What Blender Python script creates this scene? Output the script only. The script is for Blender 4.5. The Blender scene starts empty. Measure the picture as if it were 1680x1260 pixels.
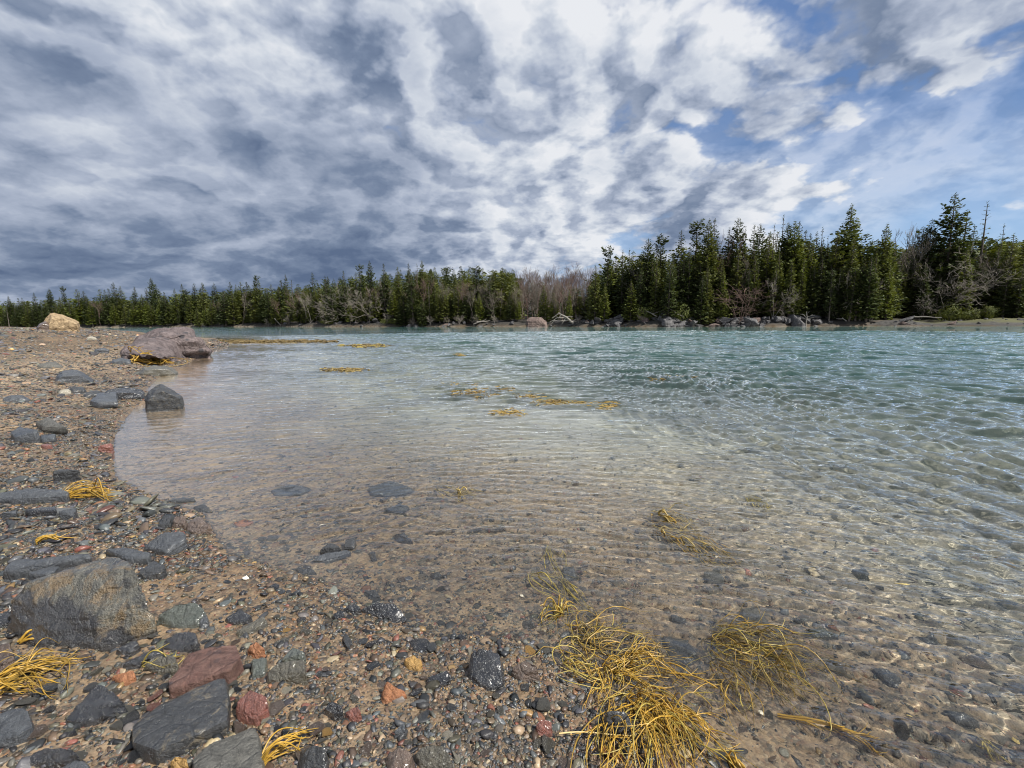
import bpy, bmesh, math, random
import numpy as np
from mathutils import Vector, Matrix, noise as mnoise

RNG = np.random.default_rng(7)
rnd = random.Random(11)
sc = bpy.context.scene
COL = sc.collection

# ------------------------------------------------------------------ camera
CAM_H, FPX, TILT, ROLL = 1.5, 756.0, math.radians(7.85), math.radians(0.6)
CAM = np.array([0.0, 0.0, CAM_H])
_f = np.array([0.0, math.cos(TILT), -math.sin(TILT)])
_u0 = np.array([0.0, math.sin(TILT), math.cos(TILT)])
_r0 = np.array([1.0, 0.0, 0.0])
_r = _r0 * math.cos(ROLL) - _u0 * math.sin(ROLL)
_u = _u0 * math.cos(ROLL) + _r0 * math.sin(ROLL)


def ray(px, py):
    d = _f * FPX + _r * (px - 840.0) - _u * (py - 630.0)
    return d / np.linalg.norm(d)


def on_plane(px, py, z):
    d = ray(px, py)
    return CAM + d * ((z - CAM_H) / min(d[2], -1e-4))


def on_range(px, py, rng):
    """the point seen at (px, py) at horizontal range rng"""
    d = ray(px, py)
    return CAM + d * (rng / math.hypot(d[0], d[1]))


# ------------------------------------------------------------------ noise
def _hash(ix, iy, seed):
    h = (ix * 374761393 + iy * 668265263 + seed * 1442695041) & 0xFFFFFFFF
    h = ((h ^ (h >> 13)) * 1274126177) & 0xFFFFFFFF
    return ((h ^ (h >> 16)) & 0xFFFF) / 65535.0


def vnoise(x, y, seed=0):
    ix, iy = np.floor(x).astype(np.int64), np.floor(y).astype(np.int64)
    fx, fy = x - ix, y - iy
    fx = fx * fx * fx * (fx * (fx * 6 - 15) + 10)
    fy = fy * fy * fy * (fy * (fy * 6 - 15) + 10)
    a, b = _hash(ix, iy, seed), _hash(ix + 1, iy, seed)
    c, d = _hash(ix, iy + 1, seed), _hash(ix + 1, iy + 1, seed)
    return (a + (b - a) * fx) * (1 - fy) + (c + (d - c) * fx) * fy - 0.5


def fbm(x, y, octv=4, seed=0, gain=0.5):
    s, a = 0.0, 1.0
    for i in range(octv):
        s = s + a * vnoise(x * 2 ** i + i * 17.3, y * 2 ** i - i * 9.1, seed + i)
        a *= gain
    return s


def sstep(a, b, x):
    t = np.clip((x - a) / (b - a), 0, 1)
    return t * t * (3 - 2 * t)


# ------------------------------------------------------------------ the land
SHORE_PX = [(345, 578), (318, 590), (292, 606), (262, 618), (240, 640), (268, 656), (222, 668), (205, 690), (188, 715), (184, 750),
            (192, 785), (250, 815), (335, 845), (352, 880), (372, 905), (430, 925), (500, 945), (556, 968), (610, 1000),
            (660, 1026), (720, 1042), (800, 1042), (870, 1052), (915, 1092), (965, 1140), (1030, 1190), (1110, 1228), (1175, 1262)]
_near = [tuple(on_plane(px, py, 0.0)[:2]) for px, py in SHORE_PX]
LAND = np.array(_near + [(0.75, 0.85), (1.3, 0.3), (2.2, -1.0), (6, -4), (30, -16), (300, -60), (300, -700), (-700, -700),
                         (-700, 20), (-120, 34), (-70, 45), (-45, 52), (-30, 47), (-22, 36), (-17.5, 28.5)])


def shore_sd(x, y):
    """signed distance to the near shoreline, positive on land"""
    x, y = np.asarray(x, float), np.asarray(y, float)
    best = np.full(x.shape, 1e9)
    inside = np.zeros(x.shape, bool)
    n = len(LAND)
    for i in range(n):
        ax, ay = LAND[i]
        bx, by = LAND[(i + 1) % n]
        dx, dy = bx - ax, by - ay
        t = np.clip(((x - ax) * dx + (y - ay) * dy) / (dx * dx + dy * dy), 0, 1)
        best = np.minimum(best, (x - ax - t * dx) ** 2 + (y - ay - t * dy) ** 2)
        if ay != by:
            inside ^= ((ay > y) != (by > y)) & (x < (bx - ax) * (y - ay) / (by - ay) + ax)
    d = np.sqrt(best)
    return np.where(inside, d, -d)


_PXK = np.array([-900, -60, 350, 455, 540, 700, 870, 960, 1100, 1320, 1500, 1680, 1900, 3500])
_THK = np.arctan((_PXK - 840) / 763.0)
_THK = np.concatenate([[-2.2, -1.7], _THK, [1.7, 2.2]])
_DK = [300, 275, 205, 180, 155, 130, 115, 102, 88, 80, 73, 68, 64, 60]   # depth of the far shore along the view
_RK = np.array([900, 700] + [d / max(0.3, math.cos(math.atan((p - 840) / 763.0))) for d, p in zip(_DK, _PXK)] + [500, 900], float)
_HK = np.array([2, 2, 2, 2, 4, 5, 8, 14, 14, 9, 6, 5, 5, 5, 5, 4, 2, 2], float)


def far_r(th):
    return np.interp(th, _THK, _RK)


def land_z(x, y):
    x, y = np.asarray(x, float), np.asarray(y, float)
    s = shore_sd(x, y)
    r = np.hypot(x, y)
    th = np.arctan2(x, y)
    off = r - far_r(th) + 5 * fbm(th * 14, r * 0.01, 3, 5)
    # near beach
    wob = fbm(x * 0.5, y * 0.5, 4, 21) * 0.10 + fbm(x * 3.1, y * 3.1, 3, 31) * 0.035
    lim = 1.1 + 0.38 * sstep(8, 24, r)
    zl = 0.012 * (1 - np.exp(-np.maximum(s, 0) / 0.05)) + lim * (1 - np.exp(-s * 0.115 / lim)) + wob * sstep(0, 1.2, np.abs(s)) * (0.5 + 0.5 * sstep(1, 6, r))
    zl = zl + 0.42 * sstep(2.5, 9, s) * sstep(13, 27, r)
    zl = zl + 0.62 * np.exp(-((x + 18.6) ** 2 + (y - 21.6) ** 2) / 14.0) * sstep(0.3, 2.4, s)
    # sea bed
    d = np.maximum(-s, 0)
    dep = 0.052 * d + 0.0022 * d * d
    dep = dep + 0.028 * (1 - np.exp(-d / 0.05))
    dep = np.minimum(dep, 0.16 * np.maximum(-off, 0))
    dep = 3.6 * (1 - np.exp(-dep / 3.6))
    zs = -dep - wob * 0.6 * sstep(0, 2.0, d)
    z = np.where(s > 0, zl, zs)
    # far shore
    o = np.maximum(off, 0)
    hill = np.interp(th, _THK, _HK)
    low = sstep(0.66, 0.78, th)
    bank = (1.15 * (1 - low) + 0.5 * low) * (1 - np.exp(-o / (1.4 + 3.5 * low)))
    zf = bank + 0.02 * o * sstep(2, 12, o) * np.exp(-o / 300) + hill * sstep(18, 130, o) + 1.1 * fbm(x * 0.15, y * 0.15, 3, 44) * sstep(1, 7, o)
    z = np.where((off > 0) & (s < 0), zf, z)
    return z


def gz(x, y):
    return float(land_z(np.array([x]), np.array([y]))[0])


_TS = np.exp(np.linspace(math.log(1.0), math.log(420.0), 500))


def on_land(px, py):
    """the first point of the land seen at (px, py)"""
    if py < 740:
        d = ray(px, py)
        d = d / math.hypot(d[0], d[1])
        x, y, zr = d[0] * _TS, d[1] * _TS, CAM_H + d[2] * _TS
        hit = np.where(zr < land_z(x, y))[0]
        if len(hit):
            i = max(1, int(hit[0]))
            t = np.linspace(_TS[i - 1], _TS[i], 24)
            zz = land_z(d[0] * t, d[1] * t)
            k = int(np.argmax(CAM_H + d[2] * t < zz))
            return Vector((d[0] * t[k], d[1] * t[k], float(zz[k])))
    z = 0.0
    for _ in range(14):
        p = on_plane(px, py, z)
        z = 0.5 * z + 0.5 * gz(p[0], p[1])
    p = on_plane(px, py, z)
    return Vector((p[0], p[1], z))


# ------------------------------------------------------------------ objects
def mesh_np(name, v, f, smooth=True, attrs=None):
    """v (n,3), f (m,3) or (m,4) or list of faces"""
    me = bpy.data.meshes.new(name)
    v = np.asarray(v, np.float32)
    if isinstance(f, np.ndarray):
        m, k = f.shape
        me.vertices.add(len(v))
        me.vertices.foreach_set('co', v.ravel())
        me.loops.add(m * k)
        me.loops.foreach_set('vertex_index', f.astype(np.int32).ravel())
        me.polygons.add(m)
        me.polygons.foreach_set('loop_start', np.arange(0, m * k, k, dtype=np.int32))
        me.update(calc_edges=True)
    else:
        me.from_pydata([tuple(p) for p in v], [], f)
    if smooth:
        me.polygons.foreach_set('use_smooth', np.ones(len(me.polygons), bool))
    for an, arr in (attrs or {}).items():
        arr = np.asarray(arr, np.float32)
        if arr.ndim == 1:
            a = me.attributes.new(an, 'FLOAT', 'POINT')
            a.data.foreach_set('value', arr)
        else:
            a = me.attributes.new(an, 'FLOAT_COLOR', 'POINT')
            a.data.foreach_set('color', np.concatenate([arr, np.ones((len(arr), 1), np.float32)], 1).ravel())
    me.update()
    return me


def add(name, me, mat=None, parent=None, loc=None):
    o = bpy.data.objects.new(name, me)
    COL.objects.link(o)
    if mat is not None:
        me.materials.append(mat)
    if parent is not None:
        o.parent = parent
    if loc is not None:
        o.location = loc
    return o


def empty(name, loc):
    o = bpy.data.objects.new(name, None)
    o.empty_display_size = 0.2
    COL.objects.link(o)
    o.location = loc
    return o


def tag(o, label, cat, group=None, kind=None):
    if kind:
        o['kind'] = kind
    if label:
        o['label'] = label
        o['category'] = cat
    if group:
        o['group'] = group
    return o


# ------------------------------------------------------------------ materials
class NT:
    def __init__(s, tree):
        s.t = tree

    def n(s, typ, **kw):
        nd = s.t.nodes.new(typ)
        for k, v in kw.items():
            if k.startswith('i_'):
                key = k[2:]
                nd.inputs[int(key) if key.isdigit() else key.replace('_', ' ')].default_value = v
            else:
                setattr(nd, k, v)
        return nd

    def l(s, a, b):
        s.t.links.new(a, b)

    def math(s, op, a, b=None, c=None, clamp=False):
        nd = s.t.nodes.new('ShaderNodeMath')
        nd.operation = op
        nd.use_clamp = clamp
        for i, q in enumerate((a, b, c)):
            if q is None:
                continue
            if isinstance(q, (int, float)):
                nd.inputs[i].default_value = q
            else:
                s.l(q, nd.inputs[i])
        return nd.outputs[0]

    def mix(s, fac, a, b, mode='MIX'):
        nd = s.t.nodes.new('ShaderNodeMix')
        nd.data_type = 'RGBA'
        nd.blend_type = mode
        for sock, q in ((nd.inputs[0], fac), (nd.inputs[6], a), (nd.inputs[7], b)):
            if isinstance(q, (int, float)):
                sock.default_value = q
            elif isinstance(q, (tuple, list)):
                sock.default_value = (*q[:3], 1)
            else:
                s.l(q, sock)
        return nd.outputs[2]

    def ramp(s, fac, stops, interp='LINEAR'):
        nd = s.t.nodes.new('ShaderNodeValToRGB')
        nd.color_ramp.interpolation = interp
        el = nd.color_ramp.elements
        while len(el) > 1:
            el.remove(el[-1])
        for i, (p, c) in enumerate(stops):
            e = el[0] if i == 0 else el.new(p)
            e.position = p
            e.color = (c, c, c, 1) if isinstance(c, (int, float)) else (*c, 1)
        s.l(fac, nd.inputs[0])
        return nd.outputs[0]

    def noise(s, vec, scale, detail=4, rough=0.55, dist=0.0):
        nd = s.n('ShaderNodeTexNoise', i_Scale=scale, i_Detail=detail, i_Roughness=rough, i_Distortion=dist)
        if vec is not None:
            s.l(vec, nd.inputs['Vector'])
        return nd.outputs['Fac']

    def voro(s, vec, scale, feature='F1', out='Distance', rand=1.0):
        nd = s.n('ShaderNodeTexVoronoi', feature=feature, i_Scale=scale, i_Randomness=rand)
        if vec is not None:
            s.l(vec, nd.inputs['Vector'])
        return nd.outputs[out]

    def maprange(s, v, a, b, c=0.0, d=1.0, smooth=False):
        nd = s.n('ShaderNodeMapRange', clamp=True)
        if smooth:
            nd.interpolation_type = 'SMOOTHSTEP'
        s.l(v, nd.inputs[0])
        for i, q in enumerate((a, b, c, d)):
            nd.inputs[1 + i].default_value = q
        return nd.outputs[0]

    def attr(s, name, out='Fac'):
        return s.n('ShaderNodeAttribute', attribute_name=name).outputs[out]

    def bump(s, h, strength, dist, normal=None):
        nd = s.n('ShaderNodeBump', i_Strength=strength, i_Distance=dist)
        s.l(h, nd.inputs['Height'])
        if normal is not None:
            s.l(normal, nd.inputs['Normal'])
        return nd.outputs[0]


def material(name):
    m = bpy.data.materials.new(name)
    m.use_nodes = True
    m.node_tree.nodes.clear()
    nt = NT(m.node_tree)
    out = nt.n('ShaderNodeOutputMaterial')
    return m, nt, out


def principled(nt, out, color=None, rough=0.6, spec=0.5, normal=None):
    p = nt.n('ShaderNodeBsdfPrincipled')
    for key, q in (('Base Color', color), ('Roughness', rough), ('Specular IOR Level', spec), ('Normal', normal)):
        if q is None:
            continue
        if isinstance(q, (int, float)):
            p.inputs[key].default_value = q
        elif isinstance(q, (tuple, list)):
            p.inputs[key].default_value = (*q[:3], 1)
        else:
            nt.l(q, p.inputs[key])
    nt.l(p.outputs[0], out.inputs[0])
    return p


def rock_material(name, base, alt, vein=None, rough=(0.35, 0.75), scale=9.0, spots=None, wet=0.0, wetline=None):
    m, nt, out = material(name)
    v = nt.n('ShaderNodeTexCoord').outputs['Object']
    n1 = nt.noise(v, scale, 6, 0.62, 0.4)
    n2 = nt.noise(v, scale * 5.5, 5, 0.7)
    n3 = nt.noise(v, scale * 30, 3, 0.7)
    col = nt.mix(nt.maprange(n1, 0.36, 0.64), base, alt)
    col = nt.mix(nt.maprange(n2, 0.42, 0.70), col, tuple(c * 0.45 for c in base))
    col = nt.mix(nt.math('MULTIPLY', nt.maprange(n3, 0.55, 0.75), 0.55), col, tuple(min(1, c * 2.0 + 0.03) for c in alt))
    if vein:
        w = nt.noise(v, scale * 1.7, 7, 0.72, 1.2)
        col = nt.mix(nt.math('MULTIPLY', nt.maprange(w, *((0.47, 0.57) if wetline else (0.56, 0.66))), 0.85), col, vein)
    if spots:
        w = nt.voro(v, scale * 2.6)
        w2 = nt.noise(v, scale * 0.8, 2)
        col = nt.mix(nt.math('MULTIPLY', nt.maprange(w, 0.34, 0.22), nt.maprange(w2, 0.45, 0.55)), col, spots)
    if wetline:
        sz_ = nt.n('ShaderNodeSeparateXYZ')
        nt.l(v, sz_.inputs[0])
        lv = nt.math('ADD', sz_.outputs[2], nt.math('MULTIPLY', nt.math('SUBTRACT', n1, 0.5), 0.75))
        col = nt.mix(nt.maprange(lv, wetline + 0.02, wetline - 0.03), col, (0.022, 0.022, 0.023))
    crk = nt.voro(v, scale * 1.3, 'DISTANCE_TO_EDGE')
    h = nt.math('ADD', nt.math('MULTIPLY', n1, 0.7), nt.math('ADD', nt.math('MULTIPLY', n2, 0.4), nt.math('MULTIPLY', n3, 0.16)))
    h = nt.math('ADD', h, nt.math('MULTIPLY', nt.maprange(crk, 0.0, 0.06), 0.10))
    rg = nt.maprange(n2, 0.35, 0.65, rough[0], rough[1])
    pr_ = principled(nt, out, col, rg, 0.5 + 0.25 * wet, nt.bump(h, 0.9, 0.32 / scale))
    if wet or rough[0] < 0.2:
        pr_.inputs['Coat Weight'].default_value = 0.9 if wet else 0.5
        nt.l(nt.maprange(n1, 0.40, 0.62, 0.05, 0.30), pr_.inputs['Coat Roughness'])
        nt.l(nt.bump(n1, 0.6, 0.25 / scale), pr_.inputs['Coat Normal'])
    return m


M = {}
M['slate'] = rock_material('slate', (0.042, 0.047, 0.055), (0.078, 0.085, 0.093), rough=(0.16, 0.6))
M['dark_slate'] = rock_material('dark_slate', (0.024, 0.026, 0.029), (0.046, 0.049, 0.053), vein=(0.15, 0.125, 0.085), rough=(0.18, 0.6))
M['wet_black'] = rock_material('wet_black', (0.012, 0.013, 0.016), (0.030, 0.032, 0.037), rough=(0.06, 0.34), wet=1)
M['olive_rock'] = rock_material('olive_rock', (0.060, 0.055, 0.040), (0.095, 0.085, 0.058), rough=(0.18, 0.55), wet=1)
M['grey_rock'] = rock_material('grey_rock', (0.085, 0.085, 0.078), (0.13, 0.125, 0.11), rough=(0.35, 0.75))
M['boulder'] = rock_material('boulder', (0.060, 0.060, 0.051), (0.135, 0.127, 0.098), vein=(0.165, 0.112, 0.052), rough=(0.12, 0.6), scale=4.5, spots=(0.015, 0.016, 0.019), wet=0.6, wetline=0.16)
M['rust_slab'] = rock_material('rust_slab', (0.105, 0.052, 0.042), (0.15, 0.085, 0.066), rough=(0.28, 0.65), spots=(0.025, 0.02, 0.026), scale=7)
M['red_stone'] = rock_material('red_stone', (0.15, 0.045, 0.030), (0.21, 0.075, 0.050), rough=(0.20, 0.55), wet=1)
M['orange_stone'] = rock_material('orange_stone', (0.27, 0.105, 0.045), (0.33, 0.16, 0.08), rough=(0.3, 0.65))
M['ochre_stone'] = rock_material('ochre_stone', (0.36, 0.20, 0.055), (0.42, 0.27, 0.10), rough=(0.3, 0.6))
M['brown_stone'] = rock_material('brown_stone', (0.085, 0.055, 0.040), (0.13, 0.09, 0.065), rough=(0.2, 0.6), wet=1)
M['green_stone'] = rock_material('green_stone', (0.055, 0.066, 0.055), (0.085, 0.095, 0.08), rough=(0.2, 0.6), wet=1)
M['purple_ledge'] = rock_material('purple_ledge', (0.105, 0.080, 0.080), (0.17, 0.135, 0.13), rough=(0.5, 0.85), scale=1.1, spots=(0.05, 0.045, 0.05))
M['tan_boulder'] = rock_material('tan_boulder', (0.30, 0.21, 0.115), (0.42, 0.31, 0.18), rough=(0.6, 0.9), scale=1.4)
M['pink_boulder'] = rock_material('pink_boulder', (0.10, 0.068, 0.06), (0.19, 0.14, 0.12), rough=(0.6, 0.9), scale=0.7)
M['shore_rock'] = rock_material('shore_rock', (0.060, 0.060, 0.066), (0.12, 0.115, 0.115), rough=(0.5, 0.9), scale=0.8)
M['pale_stone'] = rock_material('pale_stone', (0.30, 0.27, 0.21), (0.42, 0.39, 0.32), rough=(0.4, 0.7))

# beach / sea bed / forest floor
mat_ground, nt, out = material('ground')
geo = nt.n('ShaderNodeNewGeometry').outputs['Position']
wet, forest, deep, grassy = nt.attr('wet'), nt.attr('forest'), nt.attr('deep'), nt.attr('grassy')
nA = nt.noise(geo, 1.1, 5, 0.6, 0.3)
nB = nt.noise(geo, 9, 5, 0.65)
nC = nt.noise(geo, 60, 4, 0.7)
vor = nt.n('ShaderNodeTexVoronoi', i_Scale=75.0)
nt.l(geo, vor.inputs['Vector'])
vor2 = nt.n('ShaderNodeTexVoronoi', i_Scale=28.0)
nt.l(geo, vor2.inputs['Vector'])
sand = nt.mix(nt.maprange(nA, 0.35, 0.65), (0.345, 0.252, 0.156), (0.245, 0.180, 0.114))
grain = nt.n('ShaderNodeSeparateColor')
nt.l(vor.outputs['Color'], grain.inputs[0])
gcol = nt.ramp(grain.outputs[0], [(0.0, (0.03, 0.032, 0.036)), (0.35, (0.09, 0.085, 0.07)), (0.55, (0.14, 0.07, 0.045)), (0.7, (0.22, 0.17, 0.11)), (0.9, (0.36, 0.30, 0.22)), (1.0, (0.26, 0.16, 0.07))])
grain2 = nt.n('ShaderNodeSeparateColor')
nt.l(vor2.outputs['Color'], grain2.inputs[0])
gcol2 = nt.ramp(grain2.outputs[0], [(0.0, (0.025, 0.027, 0.031)), (0.45, (0.085, 0.08, 0.068)), (0.7, (0.15, 0.09, 0.06)), (1.0, (0.26, 0.21, 0.14))])
gr = nt.mix(nt.maprange(nB, 0.40, 0.58, 0.10, 0.85), sand, gcol)
gr = nt.mix(nt.math('MULTIPLY', nt.maprange(grain2.outputs[1], 0.45, 0.5), nt.maprange(nA, 0.42, 0.58, 0.1, 0.9)), gr, gcol2)
gr = nt.mix(nt.math('MULTIPLY', wet, 0.7), gr, nt.mix(1.0, gr, (0.50, 0.44, 0.38), 'MULTIPLY'))
bedc = nt.mix(nt.maprange(nt.noise(geo, 0.45, 5, 0.6, 0.5), 0.42, 0.60), (0.32, 0.298, 0.248), (0.20, 0.185, 0.155))
gr = nt.mix(nt.attr('upper'), gr, nt.mix(1.0, gr, (0.40, 0.36, 0.32), 'MULTIPLY'))
gr = nt.mix(nt.attr('fargravel'), gr, nt.mix(nt.maprange(nt.noise(geo, 2.2, 5, 0.7), 0.40, 0.62), (0.022, 0.021, 0.020), (0.060, 0.056, 0.052)))
gr = nt.mix(deep, gr, bedc)
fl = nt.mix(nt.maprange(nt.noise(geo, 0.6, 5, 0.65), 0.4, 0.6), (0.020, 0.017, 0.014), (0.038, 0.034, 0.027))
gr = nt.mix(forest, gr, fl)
gr = nt.mix(nt.math('MULTIPLY', grassy, nt.maprange(nt.noise(geo, 0.5, 5, 0.7), 0.36, 0.5)), gr, (0.070, 0.070, 0.024))
gr = nt.mix(nt.math('MULTIPLY', nt.attr('tideweed'), nt.maprange(nt.noise(geo, 0.35, 4, 0.6), 0.40, 0.55)), gr, (0.060, 0.040, 0.020))
hB = nt.math('ADD', nt.math('MULTIPLY', nC, 0.5), nt.math('MULTIPLY', nt.math('SUBTRACT', 1.0, vor.outputs['Distance']), 0.5))
hB = nt.math('ADD', hB, nt.math('MULTIPLY', nt.math('SUBTRACT', 1.0, vor2.outputs['Distance']), 0.8))
grough = nt.math('SUBTRACT', 0.88, nt.math('MULTIPLY', nt.math('MULTIPLY', wet, nt.maprange(nB, 0.3, 0.6, 0.6, 1.0)), 0.52))
principled(nt, out, gr, grough, 0.5, nt.bump(hB, 0.8, 0.012))

# loose pebbles carry their own colour
mat_pebble, nt, out = material('pebbles')
pc = nt.attr('tint', 'Color')
geo = nt.n('ShaderNodeNewGeometry').outputs['Position']
n1 = nt.noise(geo, 120, 4, 0.7)
n2 = nt.noise(geo, 3, 3, 0.6)
pcol = nt.mix(nt.maprange(n1, 0.35, 0.7, 0, 0.6), pc, nt.mix(1.0, pc, (0.45, 0.45, 0.45), 'MULTIPLY'))
wetp = nt.attr('wet')
pr = nt.math('SUBTRACT', 0.75, nt.math('MULTIPLY', wetp, nt.maprange(n2, 0.35, 0.6, 0.30, 0.55)))
principled(nt, out, pcol, pr, 0.5, nt.bump(n1, 0.5, 0.004))


def plain(name, c1, c2, scale=4, rough=0.7, spec=0.3, bump=0.02, transl=0.0):
    m, nt, out = material(name)
    v = nt.n('ShaderNodeTexCoord').outputs['Object']
    n1 = nt.noise(v, scale, 4, 0.65)
    col = nt.mix(nt.maprange(n1, 0.35, 0.65), c1, c2)
    p = principled(nt, out, col, rough, spec, nt.bump(n1, 0.5, bump))
    if transl:
        t = nt.n('ShaderNodeBsdfTranslucent')
        nt.l(nt.mix(1.0, col, (1.3, 1.25, 0.7), 'MULTIPLY'), t.inputs[0])
        mx = nt.n('ShaderNodeMixShader', i_0=transl)
        nt.l(p.outputs[0], mx.inputs[1])
        nt.l(t.outputs[0], mx.inputs[2])
        nt.l(mx.outputs[0], out.inputs[0])
    return m


M['weed'] = plain('rockweed', (0.43, 0.275, 0.055), (0.21, 0.135, 0.026), 14, 0.32, 0.5, 0.002, 0.2)
M['weed_olive'] = plain('rockweed_olive', (0.46, 0.36, 0.09), (0.26, 0.20, 0.045), 10, 0.35, 0.5, 0.002, 0.2)
M['weed_gold'] = plain('rockweed_gold', (0.56, 0.345, 0.055), (0.35, 0.215, 0.033), 12, 0.32, 0.5, 0.002, 0.25)
M['weed_pale'] = plain('rockweed_pale', (0.48, 0.37, 0.14), (0.30, 0.22, 0.07), 8, 0.45, 0.5, 0.002, 0.25)
M['weed_dark'] = plain('rockweed_dark', (0.09, 0.062, 0.022), (0.17, 0.12, 0.04), 3, 0.45, 0.5, 0.002, 0.1)
M['shell'] = plain('shell', (0.72, 0.66, 0.52), (0.8, 0.76, 0.66), 40, 0.5, 0.4, 0.001)
M['shell_yellow'] = plain('shell_yellow', (0.70, 0.55, 0.22), (0.6, 0.45, 0.16), 40, 0.5, 0.4, 0.001)
M['straw'] = plain('straw', (0.58, 0.46, 0.22), (0.48, 0.36, 0.16), 20, 0.6, 0.3, 0.002)
M['bark'] = plain('bark', (0.075, 0.062, 0.052), (0.12, 0.105, 0.09), 6, 0.9, 0.2, 0.05)
M['grey_bark'] = plain('grey_bark', (0.19, 0.165, 0.14), (0.13, 0.11, 0.092), 5, 0.9, 0.2, 0.03)
M['pale_bark'] = plain('pale_bark', (0.30, 0.27, 0.235), (0.21, 0.185, 0.16), 5, 0.9, 0.2, 0.03)
M['red_twig'] = plain('red_twig', (0.16, 0.105, 0.085), (0.11, 0.08, 0.07), 5, 0.9, 0.2, 0.03)
M['bleached_wood'] = plain('bleached_wood', (0.27, 0.25, 0.225), (0.18, 0.17, 0.15), 6, 0.8, 0.2, 0.02)


def foliage(name, c1, c2, c3):
    m, nt, out = material(name)
    oi = nt.n('ShaderNodeObjectInfo').outputs['Random']
    v = nt.n('ShaderNodeTexCoord').outputs['Object']
    n1 = nt.noise(v, 0.9, 4, 0.7)
    col = nt.mix(nt.maprange(n1, 0.38, 0.62), c1, c2)
    col = nt.mix(nt.math('MULTIPLY', oi, 0.55), col, c3)
    p = principled(nt, out, col, 0.65, 0.25)
    t = nt.n('ShaderNodeBsdfTranslucent')
    nt.l(nt.mix(1.0, col, (1.5, 1.4, 0.6), 'MULTIPLY'), t.inputs[0])
    mx = nt.n('ShaderNodeMixShader', i_0=0.22)
    nt.l(p.outputs[0], mx.inputs[1])
    nt.l(t.outputs[0], mx.inputs[2])
    nt.l(mx.outputs[0], out.inputs[0])
    return m


M['needles_dark'] = foliage('needles_dark', (0.032, 0.050, 0.015), (0.062, 0.078, 0.022), (0.042, 0.054, 0.023))
M['needles_green'] = foliage('needles_green', (0.070, 0.094, 0.021), (0.115, 0.130, 0.030), (0.085, 0.092, 0.030))
M['needles_bright'] = foliage('needles_bright', (0.085, 0.115, 0.018), (0.13, 0.15, 0.026), (0.09, 0.105, 0.02))
# ------------------------------------------------------------------ ground sheet
def polar(rings, angs):
    R, A = np.meshgrid(rings, angs, indexing='ij')
    x, y = (R * np.sin(A)).ravel(), (R * np.cos(A)).ravel()
    nr, na = len(rings), len(angs)
    i, j = np.meshgrid(np.arange(nr - 1), np.arange(na), indexing='ij')
    j2 = (j + 1) % na
    f = np.stack([i * na + j, i * na + j2, (i + 1) * na + j2, (i + 1) * na + j], -1).reshape(-1, 4)
    return x, y, f


fine = np.arange(-58, 58.01, 0.22)
angs = np.radians(np.concatenate([fine, np.arange(61, 301, 3.0)]))
rings = [0.02]
while rings[-1] < 900:
    r = rings[-1]
    rings.append(r + (0.05 if r < 0.6 else max(0.010, min(r * 0.009, 4.0)) if r < 400 else r * 0.05))
rings = np.array(rings)
gx, gy, gf = polar(rings, angs)
gzv = land_z(gx, gy)
rr = np.hypot(gx, gy)
sdv = shore_sd(gx, gy)
# small-scale relief where the camera can see it
gzv += (fbm(gx * 14, gy * 14, 3, 71) * 0.012 + fbm(gx * 45, gy * 45, 2, 81) * 0.006) * (1 - sstep(9, 16, rr))
thv = np.arctan2(gx, gy)
offv = rr - far_r(thv) + 5 * fbm(thv * 14, rr * 0.01, 3, 5)
wetv = 1 - sstep(0.03, 0.30, gzv + 0.06 * fbm(gx * 1.3, gy * 1.3, 3, 91))
wetv = np.where(gzv < -0.012, 0.15, wetv)
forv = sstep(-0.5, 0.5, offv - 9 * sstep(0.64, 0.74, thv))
grv = sstep(3, 6, offv) * (1 - sstep(16, 20, offv)) * sstep(0.66, 0.76, thv)
upv = np.maximum(0.75 * sstep(0.25, 0.7, gzv), sstep(-2, 0, offv)) * (1 - forv)
fweed = (1 - sstep(0.04, 0.16, gzv)) * sstep(-3.0, -0.5, offv) * (1 - forv * 0)
depv = sstep(0.03, 0.30, -gzv)
ground = add('ground', mesh_np('ground', np.stack([gx, gy, gzv], 1), gf, True, {'wet': wetv, 'forest': forv, 'deep': depv, 'grassy': grv, 'upper': upv, 'tideweed': fweed, 'fargravel': sstep(-2, 0, offv) * (1 - forv) * sstep(-0.15, 0.0, gzv)}), mat_ground)
tag(ground, 'pebbly brown beach running under the water, with the wooded far shore', 'ground', kind='structure')

# ------------------------------------------------------------------ water sheet
wfine = np.arange(-56, 56.01, 0.105)
wang = np.radians(np.concatenate([wfine, np.arange(59, 302, 3.0)]))
wr = [0.3]
while wr[-1] < 700:
    r = wr[-1]
    wr.append(r + max(0.010, min(r * r * 0.00085, 0.035 + 0.0016 * r, 6.0)) if r < 60 else r * 1.03)
wr = np.array(wr)
wx, wy, wf = polar(wr, wang)
wrr = np.hypot(wx, wy)
wsd = -shore_sd(wx, wy)
wz = np.zeros_like(wx)
wyb = wy + 0.24 * np.sqrt(wx * wx + 4.0)
wgen = np.random.default_rng(5)
warpx = fbm(wx * 0.33, wy * 0.33, 3, 201) * 2.2 + fbm(wx * 1.3, wy * 1.3, 2, 205) * 0.35
warpy = fbm(wx * 0.33 + 40, wy * 0.33, 3, 211) * 1.6 + fbm(wx * 1.3, wy * 1.3, 2, 215) * 0.30
step = np.interp(wrr, wr[:-1], np.diff(wr))
calm = 0.30 + 0.70 * sstep(0.8, 9.0, wsd)
calm_s = 0.62 + 0.38 * sstep(0.8, 9.0, wsd)
calm_x = sstep(4.0, 16.0, wsd)
calm_l = 0.12 + 0.88 * sstep(1.5, 10.0, wsd)
edge = 0.12 + 0.88 * sstep(0.0, 0.7, wsd)
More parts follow.
